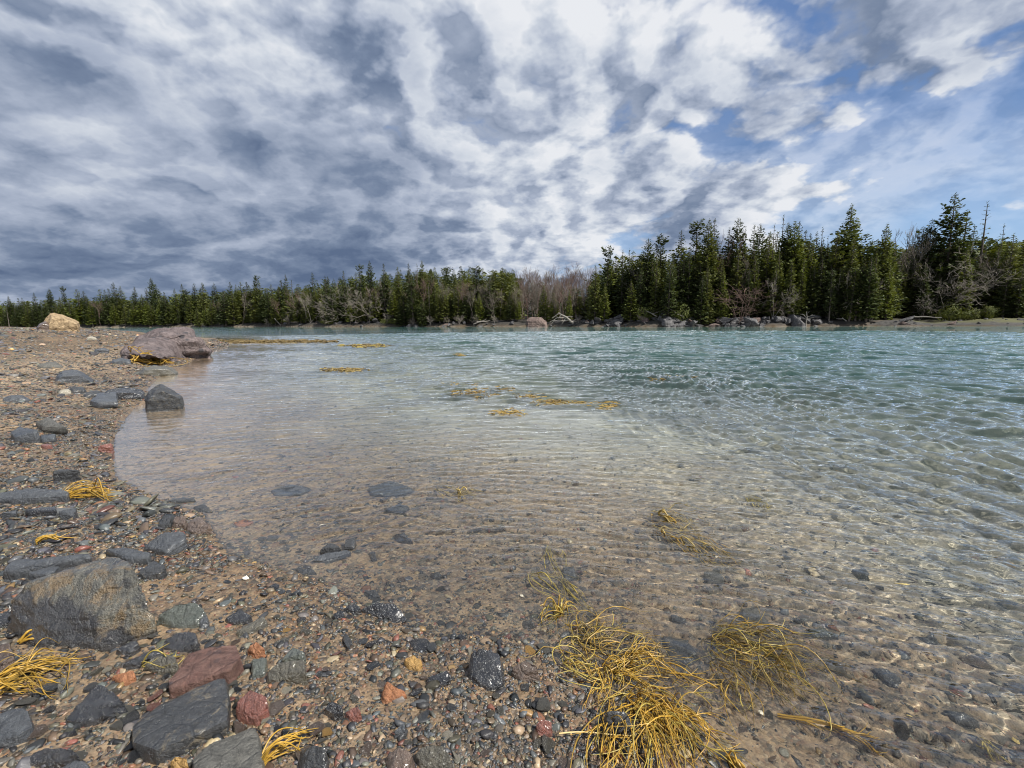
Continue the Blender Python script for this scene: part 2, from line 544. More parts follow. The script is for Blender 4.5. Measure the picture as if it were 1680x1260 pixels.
gust = 0.55 + 0.9 * np.clip(fbm(wx * 0.22, wy * 0.30, 3, 221) + 0.45, 0, 1.2)
th_main = 1.5708
for k in range(46):
    lam = 0.085 * (2.2 / 0.085) ** ((k + wgen.random()) / 46)
    a = th_main + wgen.normal() * (0.24 if lam > 0.2 else 0.5)
    # the waves swing round to meet the beach on the left
    kx, ky = math.cos(a) * 6.2832 / lam, math.sin(a) * 6.2832 / lam
    ph = kx * (wx + warpx * min(1, lam * 1.1)) + ky * (wyb + warpy * min(1, lam * 1.1)) + wgen.random() * 6.28
    sl = (0.065 if lam > 0.7 else 0.080) if lam > 0.20 else 0.080
    amp = sl * lam / 6.2832
    s1 = np.sin(ph)
    wz += amp * 0.86 * (s1 + 0.40 * np.sin(2 * ph) + 0.16 * np.sin(3 * ph)) * (1 - sstep(lam / 4.5, lam / 2.6, step)) * (calm_s if lam < 0.19 else (calm if lam < 0.42 else (calm_l if lam < 0.8 else calm_x)))
# a second train runs along the shore, its crests fanning away from the camera
wu = 0.92 * wx + wyb * np.clip(-0.20 + 0.11 * wx, -0.65, 0.40)
side = (sstep(0.9, 3.4, wx) * (1 - 0.6 * sstep(11, 22, wrr)) + 0.30 * sstep(-1.6, -4.2, wx) * (1 - sstep(8, 13, wrr)))
for k in range(12):
    lam = 0.24 * (0.85 / 0.24) ** ((k + wgen.random()) / 12)
    a = wgen.normal() * 0.10
    ph = 6.2832 / lam * (math.cos(a) * wu + math.sin(a) * wyb + warpx * 0.32 * min(1, lam * 1.6)) + wgen.random() * 6.28
    wz += 0.058 * lam / 6.2832 * (np.sin(ph) + 0.40 * np.sin(2 * ph) + 0.16 * np.sin(3 * ph)) * (1 - sstep(lam / 4.5, lam / 2.6, step)) * calm * side
wz *= gust * edge
# depth of water under each point (turbid body colour grows with it)
wdep = np.clip(-land_z(wx, wy), 0, 5)
water_me = mesh_np('water', np.stack([wx, wy, wz], 1), wf, True, {'depth': wdep, 'calm': calm * gust, 'rng': wrr})

mat_water, nt, out = material('water')
geo = nt.n('ShaderNodeNewGeometry').outputs['Position']
dep, calmA, rngA = nt.attr('depth'), nt.attr('calm'), nt.attr('rng')
mp = nt.n('ShaderNodeMapping')
mp.inputs['Scale'].default_value = (0.8, 2.6, 1.0)
mp.inputs['Rotation'].default_value = (0, 0, 0.12)
nt.l(geo, mp.inputs[0])
w1 = nt.noise(mp.outputs[0], 1.3, 3, 0.5, 0.6)
w2 = nt.noise(mp.outputs[0], 4.2, 3, 0.5, 0.5)
w3 = nt.noise(geo, 17.0, 2, 0.5)
far = nt.maprange(rngA, 15.0, 50.0, 0.0, 1.0)
mp2 = nt.n('ShaderNodeMapping')
mp2.inputs['Scale'].default_value = (1.0, 2.6, 1.0)
mp2.inputs['Rotation'].default_value = (0, 0, -0.22)
nt.l(geo, mp2.inputs[0])
w4 = nt.noise(mp2.outputs[0], 8.5, 3, 0.55, 0.8)
h = nt.math('MULTIPLY', nt.math('ADD', nt.math('MULTIPLY', w1, 0.03), nt.math('MULTIPLY', w2, 0.02)), far)
h = nt.math('ADD', h, nt.math('MULTIPLY', w4, 0.007))
h = nt.math('ADD', h, nt.math('MULTIPLY', w3, 0.006))
h = nt.math('MULTIPLY', h, calmA)
bmp = nt.bump(h, 1.0, 1.0)
refr = nt.n('ShaderNodeBsdfRefraction', i_Roughness=0.0, i_IOR=1.33)
nt.l(nt.ramp(nt.maprange(dep, 0, 1.2), [(0, (0.97, 0.97, 0.95)), (0.5, (0.82, 0.88, 0.84)), (1, (0.55, 0.76, 0.74))]), refr.inputs[0])
body = nt.n('ShaderNodeBsdfDiffuse')
body.inputs[0].default_value = (0.034, 0.082, 0.078, 1)
nt.l(bmp, refr.inputs['Normal'])
murk = nt.math('SUBTRACT', 1.0, nt.math('POWER', 2.718, nt.math('MULTIPLY', dep, -0.55)))
murk = nt.maprange(murk, 0.05, 0.95, 0.0, 1.0)
mb = nt.n('ShaderNodeMixShader')
nt.l(murk, mb.inputs[0])
nt.l(refr.outputs[0], mb.inputs[1])
nt.l(body.outputs[0], mb.inputs[2])
gl = nt.n('ShaderNodeBsdfGlossy', i_Roughness=0.02)
gl.inputs['Color'].default_value = (1.7, 1.7, 1.67, 1)  # extra sky glare put into the mirror colour, stronger than real water reflects
nt.l(bmp, gl.inputs['Normal'])
fr = nt.n('ShaderNodeFresnel', i_IOR=1.33)
nt.l(bmp, fr.inputs['Normal'])
ms = nt.n('ShaderNodeMixShader')
nt.l(fr.outputs[0], ms.inputs[0])
nt.l(mb.outputs[0], ms.inputs[1])
nt.l(gl.outputs[0], ms.inputs[2])
nt.l(ms.outputs[0], out.inputs[0])
water = add('water', water_me, mat_water)
tag(water, 'clear rippled bay water turning from brown shallows to turquoise', 'water', kind='structure')
water.cycles.is_caustics_caster = True
ground.cycles.is_caustics_receiver = True
# ------------------------------------------------------------------ rocks
GEO_CACHE = {}


def rock_mesh(pts, seed, rough=1.0, target=0.02, bev=0.12, strata=0.35):
    """an angular stone: hull of the points, worn edges, chipped and pitted faces"""
    bm = bmesh.new()
    for p in pts:
        bm.verts.new(p)
    res = bmesh.ops.convex_hull(bm, input=bm.verts[:])
    junk = [g for g in res['geom_interior'] if isinstance(g, bmesh.types.BMVert)] + [g for g in res['geom_unused'] if isinstance(g, bmesh.types.BMVert)]
    if junk:
        bmesh.ops.delete(bm, geom=list(set(junk)), context='VERTS')
    bmesh.ops.dissolve_limit(bm, angle_limit=0.06, verts=bm.verts[:], edges=bm.edges[:])
    co = np.array([v.co for v in bm.verts])
    ext = co.max(0) - co.min(0)
    size = float(np.sort(ext)[1])
    thin = float(ext.min())
    bmesh.ops.bevel(bm, geom=bm.edges[:], offset=min(bev * size, thin * 0.28), segments=2, profile=0.6, affect='EDGES', clamp_overlap=True)
    bmesh.ops.triangulate(bm, faces=bm.faces[:])
    for it in range(5):
        long = [e for e in bm.edges if e.calc_length() > target * 1.5]
        if not long or len(bm.verts) > 5200:
            break
        bmesh.ops.subdivide_edges(bm, edges=long, cuts=1)
        bmesh.ops.triangulate(bm, faces=[f for f in bm.faces if len(f.verts) > 3])
    bm.normal_update()
    off = Vector((seed * 3.17, seed * 1.91, seed * 0.77))
    amp = size * 0.055 * rough
    fr = 2.2 / size
    disp = []
    for v in bm.verts:
        q = v.co * fr + off
        d = mnoise.fractal(q, 0.9, 2.1, 5) * 0.8
        c = mnoise.voronoi(v.co * fr * 1.6 + off)[0]
        d += (c[1] - c[0]) * 0.8 - 0.3
        lay = mnoise.noise(Vector((q.x * 0.5, q.y * 0.5, q.z * 5.0)))
        d += lay * strata
        disp.append(v.normal * (d * amp))
    for v, d in zip(bm.verts, disp):
        v.co += d
    me = bpy.data.meshes.new('stone')
    bm.to_mesh(me)
    bm.free()
    me.polygons.foreach_set('use_smooth', np.ones(len(me.polygons), bool))
    me.set_sharp_from_angle(angle=math.radians(38))
    return me


HERO = []          # (px, py, name) of every stone placed by hand, for the labels of the small ones


def stone(name, label, cat, mat, outline, h, seed=None, sink=0.25, rough=1.0, target=None, skirt=0.10, group=None):
    """outline: [(px, py[, height factor])] of the upper face as seen; h: its height in metres above the ground"""
    seed = seed if seed is not None else len(HERO) + 1
    cxp = sum(p[0] for p in outline) / len(outline)
    cyp = sum(p[1] for p in outline) / len(outline)
    base = on_land(cxp, max(p[1] for p in outline) * 0.5 + cyp * 0.5)
    z0 = base.z
    top = []
    for p in outline:
        k = p[2] if len(p) > 2 else 1.0
        q = on_plane(p[0], p[1], z0 + h * k)
        top.append(Vector((q[0], q[1], z0 + h * k)))
    cen = sum(top, Vector()) / len(top)
    width = max((a - b).length for a in top for b in top)
    pts = []
    for q in top:
        pts.append(q - Vector((cen.x, cen.y, z0)))
        low = q + (q - cen).normalized() * skirt * min(h * 2, width)
        pts.append(Vector((low.x - cen.x, low.y - cen.y, -sink * h - 0.004)))
    me = rock_mesh(pts, seed, rough, target or max(0.004, width / 34))
    o = add(name, me, M[mat], None, (cen.x, cen.y, z0))
    tag(o, label, cat, group)
    o.cycles.is_caustics_receiver = True
    HERO.append((cxp, cyp, label))
    return o


def stone_up(name, label, cat, mat, outline, rng, depth, seed, rough=1.0, target=None, group=None):
    """an upright far stone: its silhouette (px, py[, range shift]) at horizontal range rng, depth metres thick"""
    pts, front = [], []
    for p in outline:
        q = on_range(p[0], p[1], rng + (p[2] if len(p) > 2 else 0.0))
        pts.append(Vector(q))
    cen = sum(pts, Vector()) / len(pts)
    fwd = Vector((cen.x, cen.y, 0)).normalized()
    base = min(p.z for p in pts)
    allp = []
    for p in pts:
        up_ = p.z - base
        allp.append(p)
        allp.append(p * 0.75 + Vector((cen.x, cen.y, p.z)) * 0.25 + fwd * depth * 0.5 - Vector((0, 0, 0.08 * up_)))
        allp.append(p * 0.8 + Vector((cen.x, cen.y, p.z)) * 0.2 - fwd * depth * 0.4 - Vector((0, 0, 0.35 * up_)))
        for sh in (-(0.35 if up_ > 0 else 0.1), 0.5):
            b_ = p + fwd * depth * sh
            allp.append(Vector((b_.x, b_.y, min(base, gz(b_.x, b_.y)) - 0.06)))
    o0 = Vector((cen.x, cen.y, base))
    width = max((a - b).length for a in pts for b in pts)
    me = rock_mesh([p - o0 for p in allp], seed, rough, target or width / (60 if name == 'ledge' else 40), 0.02 if name == 'ledge' else 0.05, 1.5 if name == 'ledge' else 0.5)
    o = add(name, me, M[mat], None, tuple(o0))
    tag(o, label, cat, group)
    o.cycles.is_caustics_receiver = True
    HERO.append((sum(p[0] for p in outline) / len(outline), sum(p[1] for p in outline) / len(outline), label))
    return o


R = 'rock'
stone('boulder', 'large grey-brown boulder with ochre patches and wet black front, half set in sand', 'boulder', 'boulder',
      [(40, 952, .80), (179, 911, .96), (197, 913, 1), (219, 931, 1), (243, 986, .62), (222, 1008, .25), (160, 1056, .12), (91, 1036, .28), (20, 1012, .35), (15, 985, .55)], 0.30, 3, 0.15, 0.8, 0.011)
stone('slab', 'largest flat charcoal slab with tan flecks, lying before the rust-brown slab', 'rock', 'dark_slate',
      [(213, 1190), (252, 1156), (330, 1120), (372, 1106), (377, 1150), (376, 1178), (328, 1203), (255, 1230), (215, 1217)], 0.055, 5, 0.4, 0.45, 0.007, 0.02)
stone('slab', 'rust-brown slab with dark spots, tilted behind the flat charcoal slab', 'rock', 'rust_slab',
      [(277, 1117, .9), (310, 1070, 1.1), (350, 1060, 1.15), (387, 1055, 1.1), (396, 1075), (376, 1099, .9), (317, 1121, .8), (279, 1129, .8)], 0.07, 6, 0.4, 0.6, 0.007, 0.04)
stone('slab', 'plain grey slab at the photo bottom, below the flat charcoal slab', 'rock', 'grey_rock',
      [(312, 1243), (350, 1212), (420, 1188), (425, 1210), (434, 1243), (427, 1280), (318, 1280)], 0.05, 7, 0.4, 0.4, 0.007, 0.03)
SPEC = [
    ('wet black wedge-shaped rock beside the golden weed strands', 'wet_black', [(106, 1180, .4), (157, 1122, 1.1), (175, 1128, 1), (203, 1150, .7), (197, 1165, .4), (157, 1180, .3), (120, 1186, .3)], .085),
    ('smooth blue-grey slab lying at the beach corner below the weed strands', 'slate', [(-8, 1170), (29, 1157, 1.1), (47, 1163), (55, 1190, .7), (29, 1207, .6), (-8, 1216, .6)], .07),
    ('blocky brick-red stone right of the flat charcoal slab', 'red_stone', [(387, 1150, .7), (409, 1130, 1), (438, 1141, 1), (440, 1163, .6), (420, 1183, .3), (387, 1172, .3)], .085),
    ('low wet black rock in the bottom corner of the beach', 'wet_black', [(44, 1241, .5), (73, 1226, 1), (120, 1228, 1), (129, 1238, .7), (95, 1252, .4), (47, 1254, .3)], .05),
    ('grey rock cut by the photo bottom, beside the black corner rock', 'slate', [(92, 1262), (124, 1246), (146, 1250), (152, 1285, .5), (95, 1290, .5)], .05),
    ('olive mottled rock ringed with thin weed, in front of the boulder', 'olive_rock', [(234, 1092, .4), (263, 1070, 1), (288, 1075, 1), (292, 1092, .7), (270, 1101, .3)], .06),
    ('rounded dark grey-green rock right of the big boulder', 'green_stone', [(259, 1011, .6), (288, 991, 1), (321, 988, 1), (336, 1003, .6), (321, 1021, .3), (299, 1027, .2), (263, 1018, .3)], .085),
    ('small dark stone touching the rounded grey-green rock', 'slate', [(325, 1017, .6), (338, 1002, 1), (342, 1019, .6), (329, 1027, .4)], .05),
    ('wet dark brown stone with white glints, in front of the rounded rock', 'wet_black', [(268, 1050, .6), (292, 1036, 1), (321, 1036, 1), (325, 1054, .7), (292, 1067, .3), (270, 1062, .3)], .065),
    ('smooth black stone above the rust-brown slab', 'wet_black', [(369, 1012, .6), (394, 1000, 1), (414, 1009, .8), (401, 1021, .4), (376, 1021, .3)], .05),
    ('long tilted grey stone right of the smooth black stone', 'olive_rock', [(387, 1034, .6), (431, 1009, 1), (438, 1018, .8), (409, 1038, .4)], .045),
    ('dark wet slab at the water edge beyond the big boulder', 'slate', [(234, 895, .5), (263, 873, 1.1), (303, 869, 1.1), (305, 882, .8), (274, 903, .5), (241, 900, .3)], .09),
    ('blue-grey slab just behind the top of the big boulder', 'slate', [(172, 899), (204, 897, 1.1), (248, 906), (241, 916, .7), (208, 916, .7)], .06),
    ('dark blue-grey slab against the right shoulder of the big boulder', 'dark_slate', [(226, 938, .8), (252, 919, 1.1), (272, 927), (263, 941, .6), (237, 945, .5)], .06),
    ('long flat slate slab behind the left end of the boulder', 'slate', [(4, 934), (22, 918, 1.1), (80, 916, 1.1), (146, 907), (150, 912), (88, 925, .7), (22, 939, .7)], .07),
    ('second slate slab between the long slab and the boulder', 'slate', [(44, 940), (73, 930), (99, 927), (90, 938), (73, 942)], .05),
    ('wide blue-grey slab on the sand beside the golden weed heap', 'slate', [(-12, 808), (55, 800, 1.1), (113, 803, 1), (109, 814, .6), (36, 817, .6), (-12, 820, .6)], .09),
    ('low black slab below the wide blue-grey slab', 'wet_black', [(40, 835), (91, 830, 1.1), (93, 836), (47, 843, .5)], .06),
    ('dark flat stone right of the low black slab', 'slate', [(95, 837), (126, 832, 1.1), (120, 845, .6), (99, 846, .5)], .07),
    ('flat slate near the left photo edge below the blue-grey slab', 'slate', [(3, 841), (27, 837), (26, 843, .7), (5, 845, .6)], .05),
    ('dark square stone left of the water-edge stone group', 'dark_slate', [(261, 851, .8), (281, 845, 1.1), (279, 858, .6), (261, 860, .5)], .06),
    ('reddish-brown block in the water-edge stone group', 'brown_stone', [(285, 846), (305, 845, 1.1), (303, 860, .5), (283, 858, .5)], .08),
    ('wet brown and black block, rightmost of the water-edge stone group', 'brown_stone', [(307, 855, .8), (328, 845, 1.1), (347, 860, .8), (325, 871, .3), (308, 869, .3)], .085),
    ('dark flat stone in the water edge above the wet block', 'dark_slate', [(316, 829, .8), (336, 826), (350, 838, .7), (321, 840, .5)], .055),
    ('low dark slab reaching into the water above the stone group', 'slate', [(270, 821), (303, 815), (321, 818), (292, 824, .6)], .05),
    ('orange stone lying just under water near the edge', 'orange_stone', [(383, 858), (401, 851), (416, 855), (405, 864, .6), (390, 866, .5)], .035),
    ('round brown stone cut by the left photo edge', 'brown_stone', [(-12, 1055, .8), (15, 1055, 1), (24, 1077, .7), (15, 1096, .3), (-12, 1099, .3)], .10),
    ('black wedge of rock left of the big boulder', 'wet_black', [(-10, 1006), (16, 1004), (16, 1018, .5), (-10, 1024, .4)], .05),
    ('long black blade-shaped stone in front of the boulder', 'wet_black', [(201, 1088, .6), (234, 1073), (266, 1060), (263, 1072, .7), (234, 1085, .5), (204, 1092, .4)], .04),
    ('black stone under the wet front of the boulder', 'wet_black', [(190, 1063, .8), (219, 1048), (228, 1052), (212, 1070, .5)], .04),
    ('orange-red stone between the black wedge and the rust slab', 'orange_stone', [(182, 1108, .7), (219, 1098), (223, 1109, .7), (204, 1121, .4)], .045),
    ('grey-green square stone right of the rust-brown slab', 'green_stone', [(411, 1081), (438, 1077, 1.1), (434, 1106, .4), (414, 1109, .4)], .045),
    ('knobbly orange-yellow stone above the grey-green square stone', 'orange_stone', [(405, 1062, .7), (420, 1051), (434, 1062, .8), (420, 1073, .4)], .055),
    ('bright yellow stone at the photo bottom below the charcoal slab', 'ochre_stone', [(279, 1251, .7), (288, 1241), (307, 1244), (308, 1256, .6), (288, 1264, .4)], .05),
    ('grey stone left of the black wedge-shaped rock', 'grey_rock', [(86, 1117, .7), (109, 1109), (111, 1124, .5), (95, 1130, .4)], .05),
    ('olive-brown glossy block in the pebbles right of the rust slab', 'olive_rock', [(436, 1103, .6), (458, 1084), (500, 1081), (502, 1105, .6), (473, 1116, .3), (442, 1118, .3)], .075),
    ('grey-green stone behind the olive-brown block', 'green_stone', [(462, 1081, .7), (480, 1061), (500, 1069), (495, 1082, .5)], .05),
    ('humped wet black rock at the water line', 'wet_black', [(588, 999, .4), (619, 987, 1), (648, 989, 1), (665, 1008, .4), (645, 1020, .2), (612, 1008, .2)], .075),
    ('small black stone left of the humped black rock', 'wet_black', [(566, 995, .6), (582, 988), (592, 996, .8), (579, 1004, .4)], .05),
    ('black pebbly stone, leftmost of the three at the water line', 'wet_black', [(546, 1006, .6), (561, 1000), (566, 1011, .6), (550, 1013, .4)], .04),
    ('dark oval stone in the shallows behind the humped rock', 'dark_slate', [(597, 970, .6), (615, 965), (624, 977, .8), (608, 984, .4)], .05),
    ('craggy wet black rock with two peaks, alone on the pebbles', 'wet_black', [(772, 1070, .7), (792, 1059, 1.1), (820, 1070, .9), (812, 1086, .5), (825, 1108, .5), (798, 1123, .25), (770, 1110, .3)], .10),
    ('round brown stone right of the two-peaked black rock', 'brown_stone', [(840, 1096, .6), (860, 1083), (882, 1091, .9), (880, 1107, .4), (856, 1113, .3)], .075),
    ('smooth black stone left of the two-peaked black rock', 'wet_black', [(701, 1110, .6), (732, 1099), (738, 1109, .8), (725, 1121, .4), (703, 1120, .3)], .045),
    ('cube-like shiny black stone left of a red stone', 'wet_black', [(533, 1161, .7), (546, 1148), (562, 1158, .9), (550, 1178, .3)], .06),
    ('brick-red stone right of the cube-like black stone', 'red_stone', [(566, 1167, .6), (586, 1157), (592, 1168, .8), (579, 1180, .4), (568, 1174, .4)], .05),
    ('pale brown wedge of stone with a sharp upright edge', 'orange_stone', [(626, 1136, .4), (634, 1116, 1.1), (665, 1135, .6), (652, 1147, .3), (630, 1147, .3)], .05),
    ('glossy grey stone below the pale brown wedge', 'slate', [(645, 1200, .6), (663, 1184), (666, 1200, .7), (652, 1207, .4)], .04),
    ('dark rounded stone at the photo bottom beside yellow weed', 'dark_slate', [(491, 1231, .6), (517, 1221), (535, 1226), (533, 1256, .5), (495, 1262, .3)], .06),
    ('broad olive-grey rock at the photo bottom centre', 'olive_rock', [(681, 1232, .6), (703, 1219), (728, 1222), (741, 1244, .6), (728, 1258, .3), (692, 1256, .3)], .06),
    ('brown rock against the broad olive-grey rock', 'brown_stone', [(634, 1238, .6), (655, 1224), (677, 1233, .8), (668, 1264, .4), (642, 1264, .4)], .055),
    ('dark red stone left of the long straw', 'red_stone', [(878, 1190, .7), (889, 1179), (905, 1182, .9), (905, 1204, .3), (885, 1205, .3)], .05),
    ('dark grey pointed rock under the golden seaweed', 'dark_slate', [(989, 1178, .5), (998, 1163, 1.1), (1032, 1171, .9), (1040, 1203, .4), (1022, 1215, .2), (990, 1208, .3)], .10),
    ('ochre-yellow lumpy stone among the middle pebbles', 'ochre_stone', [(663, 1081, .7), (677, 1074), (692, 1082, .9), (685, 1097, .4), (670, 1092, .4)], .045),
    ('long dark slab under shallow water, nearest the sandy patch', 'slate', [(509, 917), (535, 906), (575, 899), (575, 908, .7), (539, 922, .6)], .06),
    ('dark stone resting on the long submerged slab', 'dark_slate', [(524, 900, .8), (542, 889), (560, 897, .9), (546, 904, .6)], .09),
    ('upright dark block at the end of the long submerged slab', 'dark_slate', [(564, 897, .7), (566, 884), (584, 880), (581, 898, .6)], .09),
    ('black submerged stone alone on pale sand', 'wet_black', [(646, 878, .6), (663, 872, 1.1), (677, 888, .7), (652, 891, .4)], .08),
    ('narrow black stone beside a red pebble under water', 'wet_black', [(606, 908, .7), (615, 905), (619, 920, .6), (610, 922, .5)], .045),
    ('dark oval slab under water farther from the edge', 'slate', [(632, 838), (655, 827), (672, 833), (666, 842, .7), (637, 844, .6)], .07),
    ('round dark stone in the ankle-deep water', 'dark_slate', [(706, 946, .6), (718, 938), (726, 946, .8), (717, 954, .4)], .045),
    ('flat dark stone at the end of the sandy spit', 'dark_slate', [(484, 930), (513, 932, 1.1), (520, 940, .7), (495, 944, .6)], .035),
    ('largest dark submerged rock behind the golden seaweed', 'dark_slate', [(1087, 1044, .6), (1127, 1050), (1146, 1072, .9), (1135, 1095, .4), (1102, 1091, .4)], .055),
    ('pale grey flat stone under water above the weed', 'grey_rock', [(1153, 946), (1178, 939), (1188, 958), (1160, 964, .7)], .05),
    ('triangular grey submerged stone right of the weed', 'grey_rock', [(1215, 1004), (1237, 998), (1262, 1025), (1222, 1030, .8)], .05),
    ('small oval submerged stone left of the triangular one', 'slate', [(1102, 1012, .8), (1127, 1018), (1120, 1027, .6), (1102, 1023, .6)], .05),
    ('dark submerged stone at the head of the weed strands', 'slate', [(923, 935, .7), (941, 928), (945, 951, .6), (927, 957, .4)], .06),
    ('grey-green submerged stone beyond the right weed clump', 'green_stone', [(1327, 1040, .7), (1351, 1033), (1375, 1053, .8), (1335, 1055, .5)], .05),
    ('grey oval stone under water in the right half', 'slate', [(1506, 1057, .7), (1529, 1051), (1545, 1069, .8), (1517, 1071, .5)], .05),
    ('long grey submerged stone above the branching golden strand', 'slate', [(1430, 1106, .7), (1454, 1104), (1478, 1124, .8), (1458, 1133, .5)], .045),
    ('low grey submerged stone nearest the right photo edge', 'slate', [(1549, 1174, .7), (1581, 1176), (1601, 1192, .8), (1569, 1197, .5)], .035),
    ('dark oval submerged stone above the pale shell', 'dark_slate', [(1398, 952, .7), (1422, 950), (1424, 962, .7), (1404, 965, .6)], .05),
    ('broad dark slab far out under the water', 'slate', [(604, 800), (640, 788), (680, 802), (660, 815, .7), (612, 816, .7)], .08),
    ('broad dark slab under water beside the left shallows', 'slate', [(445, 803), (480, 795), (512, 800), (495, 812, .8), (450, 815, .7)], .06),
    # along the beach, going away
    ('red-brown sliver of rock at the water edge', 'red_stone', [(160, 731), (184, 726, 1.1), (182, 734, .6), (165, 736, .5)], .09),
    ('dark leaf-shaped slate alone on the pebble beach', 'dark_slate', [(86, 774), (97, 769, 1.1), (131, 770), (118, 777, .7), (97, 782, .5)], .11),
    ('pale grey slate in the middle of the beach', 'grey_rock', [(57, 691, .6), (80, 682, 1.1), (111, 698, .8), (71, 700, .5)], .14),
    ('blue-grey slate left of the pale grey slate', 'slate', [(17, 709, .7), (31, 699, 1), (64, 705, 1), (57, 714, .6), (23, 717, .5)], .14),
    ('small blue-grey slate right of its larger twin', 'slate', [(66, 713, .8), (92, 711, 1), (89, 720, .5), (68, 721, .5)], .09),
    ('pale blue slate in front of the black angular rock', 'slate', [(146, 657, .5), (160, 642, .9), (191, 643, .9), (194, 658, .4), (160, 660, .4)], .18),
    ('brick-red slate lying near the left photo edge', 'red_stone', [(66, 730), (78, 727, 1.1), (86, 730), (76, 735, .5)], .06),
]
for lab, mt, ol, hh in SPEC:
    slab = 'slab' in lab or 'slate' in lab
    stone('slab' if slab else ('rock' if 'rock' in lab or 'outcrop' in lab or 'hump' in lab else 'stone'), lab, 'rock' if ('rock' in lab or slab or 'outcrop' in lab) else 'stone', mt, ol, hh,
          rough=0.6 if slab else 1.0, skirt=0.05 if slab else 0.12)

lp = [Vector(on_plane(px, py, z)) for px, py, z in ((205, 578, .52), (222, 569, .64), (238, 561.5, .76), (258, 563, .70), (290, 570, .42), (316, 578, .05), (297, 589, .10), (270, 584, .42), (240, 581, .52))]
lc = sum(lp, Vector()) / len(lp)
lc.z = 0.0
lp = [p - lc for p in lp] + [p - lc - Vector((0, 0, .28)) + Vector((lc.x, lc.y, 0)).normalized() * .25 for p in lp]
lo = add('ledge', rock_mesh(lp, 77, 0.9, 0.07, 0.02, 1.3), M['purple_ledge'], None, tuple(lc))
tag(lo, 'low purple-grey ledge shelf tilting into the water before the big ledge', 'ledge')
HERO.append((255, 578, lo['label']))
UP = [
    ('boulder', 'tan rounded boulder standing on the crest of the beach', 'boulder', 'tan_boulder', [(71, 537), (76, 523), (82, 515), (89, 513), (105, 516.5), (119, 523), (130, 528), (128, 533), (122, 539)], 33.0, 1.7, .8),
    ('rock', 'low grey rock leaning on the left of the tan boulder', 'rock', 'brown_stone', [(60, 537), (66, 530), (74, 526), (80, 530), (80, 538)], 32.6, 0.8, 1),
    ('ledge', 'big purple-grey rock ledge ending the beach at the water', 'ledge', 'purple_ledge', [(214, 558), (226, 550), (242, 542), (264, 535.5), (303, 534), (314, 538), (326, 547), (339, 557), (345, 564), (345, 572), (262, 572)], 25.5, 3.5, 1.2),
    ('rock', 'black angular rock with a flat top at the water edge', 'rock', 'wet_black', [(163, 648), (176, 640), (194, 636), (222, 637), (238, 643), (238, 652), (196, 654)], 10.4, .45, .8),
    ('rock', 'pointed dark rock standing in the water edge', 'rock', 'dark_slate', [(236, 654), (243, 643), (262, 631), (268, 632), (282, 641), (300, 650), (300, 654), (262, 657)], 10.2, .5, .8),
    ('rock', 'broad blue-grey outcrop on the beach below the ledge', 'rock', 'slate', [(86, 623), (92, 614), (100, 609), (129, 608), (141, 613), (152, 621), (118, 627)], 12.6, .7, .7),
    ('rock', 'dark hump of rock beside a pale round stone', 'rock', 'dark_slate', [(108, 644), (118, 635), (138, 635), (142, 640), (136, 647)], 10.6, .35, .8),
    ('stone', 'pale yellowish round stone beside the dark hump', 'stone', 'pale_stone', [(95, 646), (97, 642), (103, 639), (112, 639), (118, 642), (116, 646), (106, 648)], 10.3, .24, .6),
    ('stone', 'pale flat stone high on the beach', 'stone', 'pale_stone', [(141, 557), (144, 553), (151, 551.5), (158, 554), (160, 557)], 14, .5, .5),
    ('slab', 'dark slate in the row behind the outcrop', 'rock', 'slate', [(152, 577), (158, 572), (172, 570), (179, 574), (178, 578)], 14, .5, .6),
    ('slab', 'slate block left of the yellow weed', 'rock', 'slate', [(179, 597), (184, 590), (197, 587), (214, 590), (218, 595), (208, 599)], 14, .5, .6),
    ('slab', 'grey shelf of rock low on the beach before the purple shelf', 'rock', 'purple_ledge', [(196, 588), (204, 581), (226, 579), (250, 585), (252, 590), (222, 592)], 14, .8, .7),
    ('rock', 'dark flat rock left of the black angular rock', 'rock', 'dark_slate', [(136, 650), (146, 643), (162, 641), (170, 646), (166, 651)], 14, .35, .8),
    ('rock', 'grey slab-like rock in the mid beach above the outcrop', 'rock', 'grey_rock', [(60, 600), (70, 595), (92, 594), (104, 599), (98, 603)], 14, .5, .7),
    ('rock', 'dark low rock near the left photo edge on the mid beach', 'rock', 'slate', [(4, 655), (16, 649), (38, 648), (50, 654), (44, 659)], 14, .3, .7),
    ('rock', 'brown weedy rock at the water edge below the yellow weed', 'rock', 'olive_rock', [(228, 611), (236, 603), (252, 599.5), (280, 602), (291, 609), (270, 615), (243, 616)], 13.4, .6, .8),
]
for k, (nm, lab, cat_, mt, ol, rg_, dp, ro) in enumerate(UP):
    if nm != 'ledge' and 'tan' not in lab:
        q_ = on_land(sum(p[0] for p in ol) / len(ol), max(p[1] for p in ol) - 1)
        rg_ = math.hypot(q_.x, q_.y)
    stone_up(nm, lab, cat_, mt, ol, rg_, dp, 41 + k * 3, ro)

# ------------------------------------------------------------------ pebbles
def base_pebbles(n, sub, seed):
    out_ = []
    g = np.random.default_rng(seed)
    for k in range(n):
        bm = bmesh.new()
        bmesh.ops.create_icosphere(bm, subdivisions=sub, radius=1.0)
        v = np.array([p.co[:] for p in bm.verts])
        f = np.array([[q.index for q in p.verts] for p in bm.faces])
        bm.free()
        # planes cut from the ball give flat worn faces
        for c in range(9):
            nrm = g.normal(size=3)
            nrm /= np.linalg.norm(nrm)
            d = v @ nrm
            lim = g.uniform(0.35, 0.78)
            v = v - np.outer(np.maximum(d - lim, 0) * 0.92, nrm)
        v += g.normal(size=v.shape) * 0.02
        v *= np.array([1.0, g.uniform(0.5, 0.95), g.uniform(0.20, 0.52)])
        out_.append((v, f))
    return out_


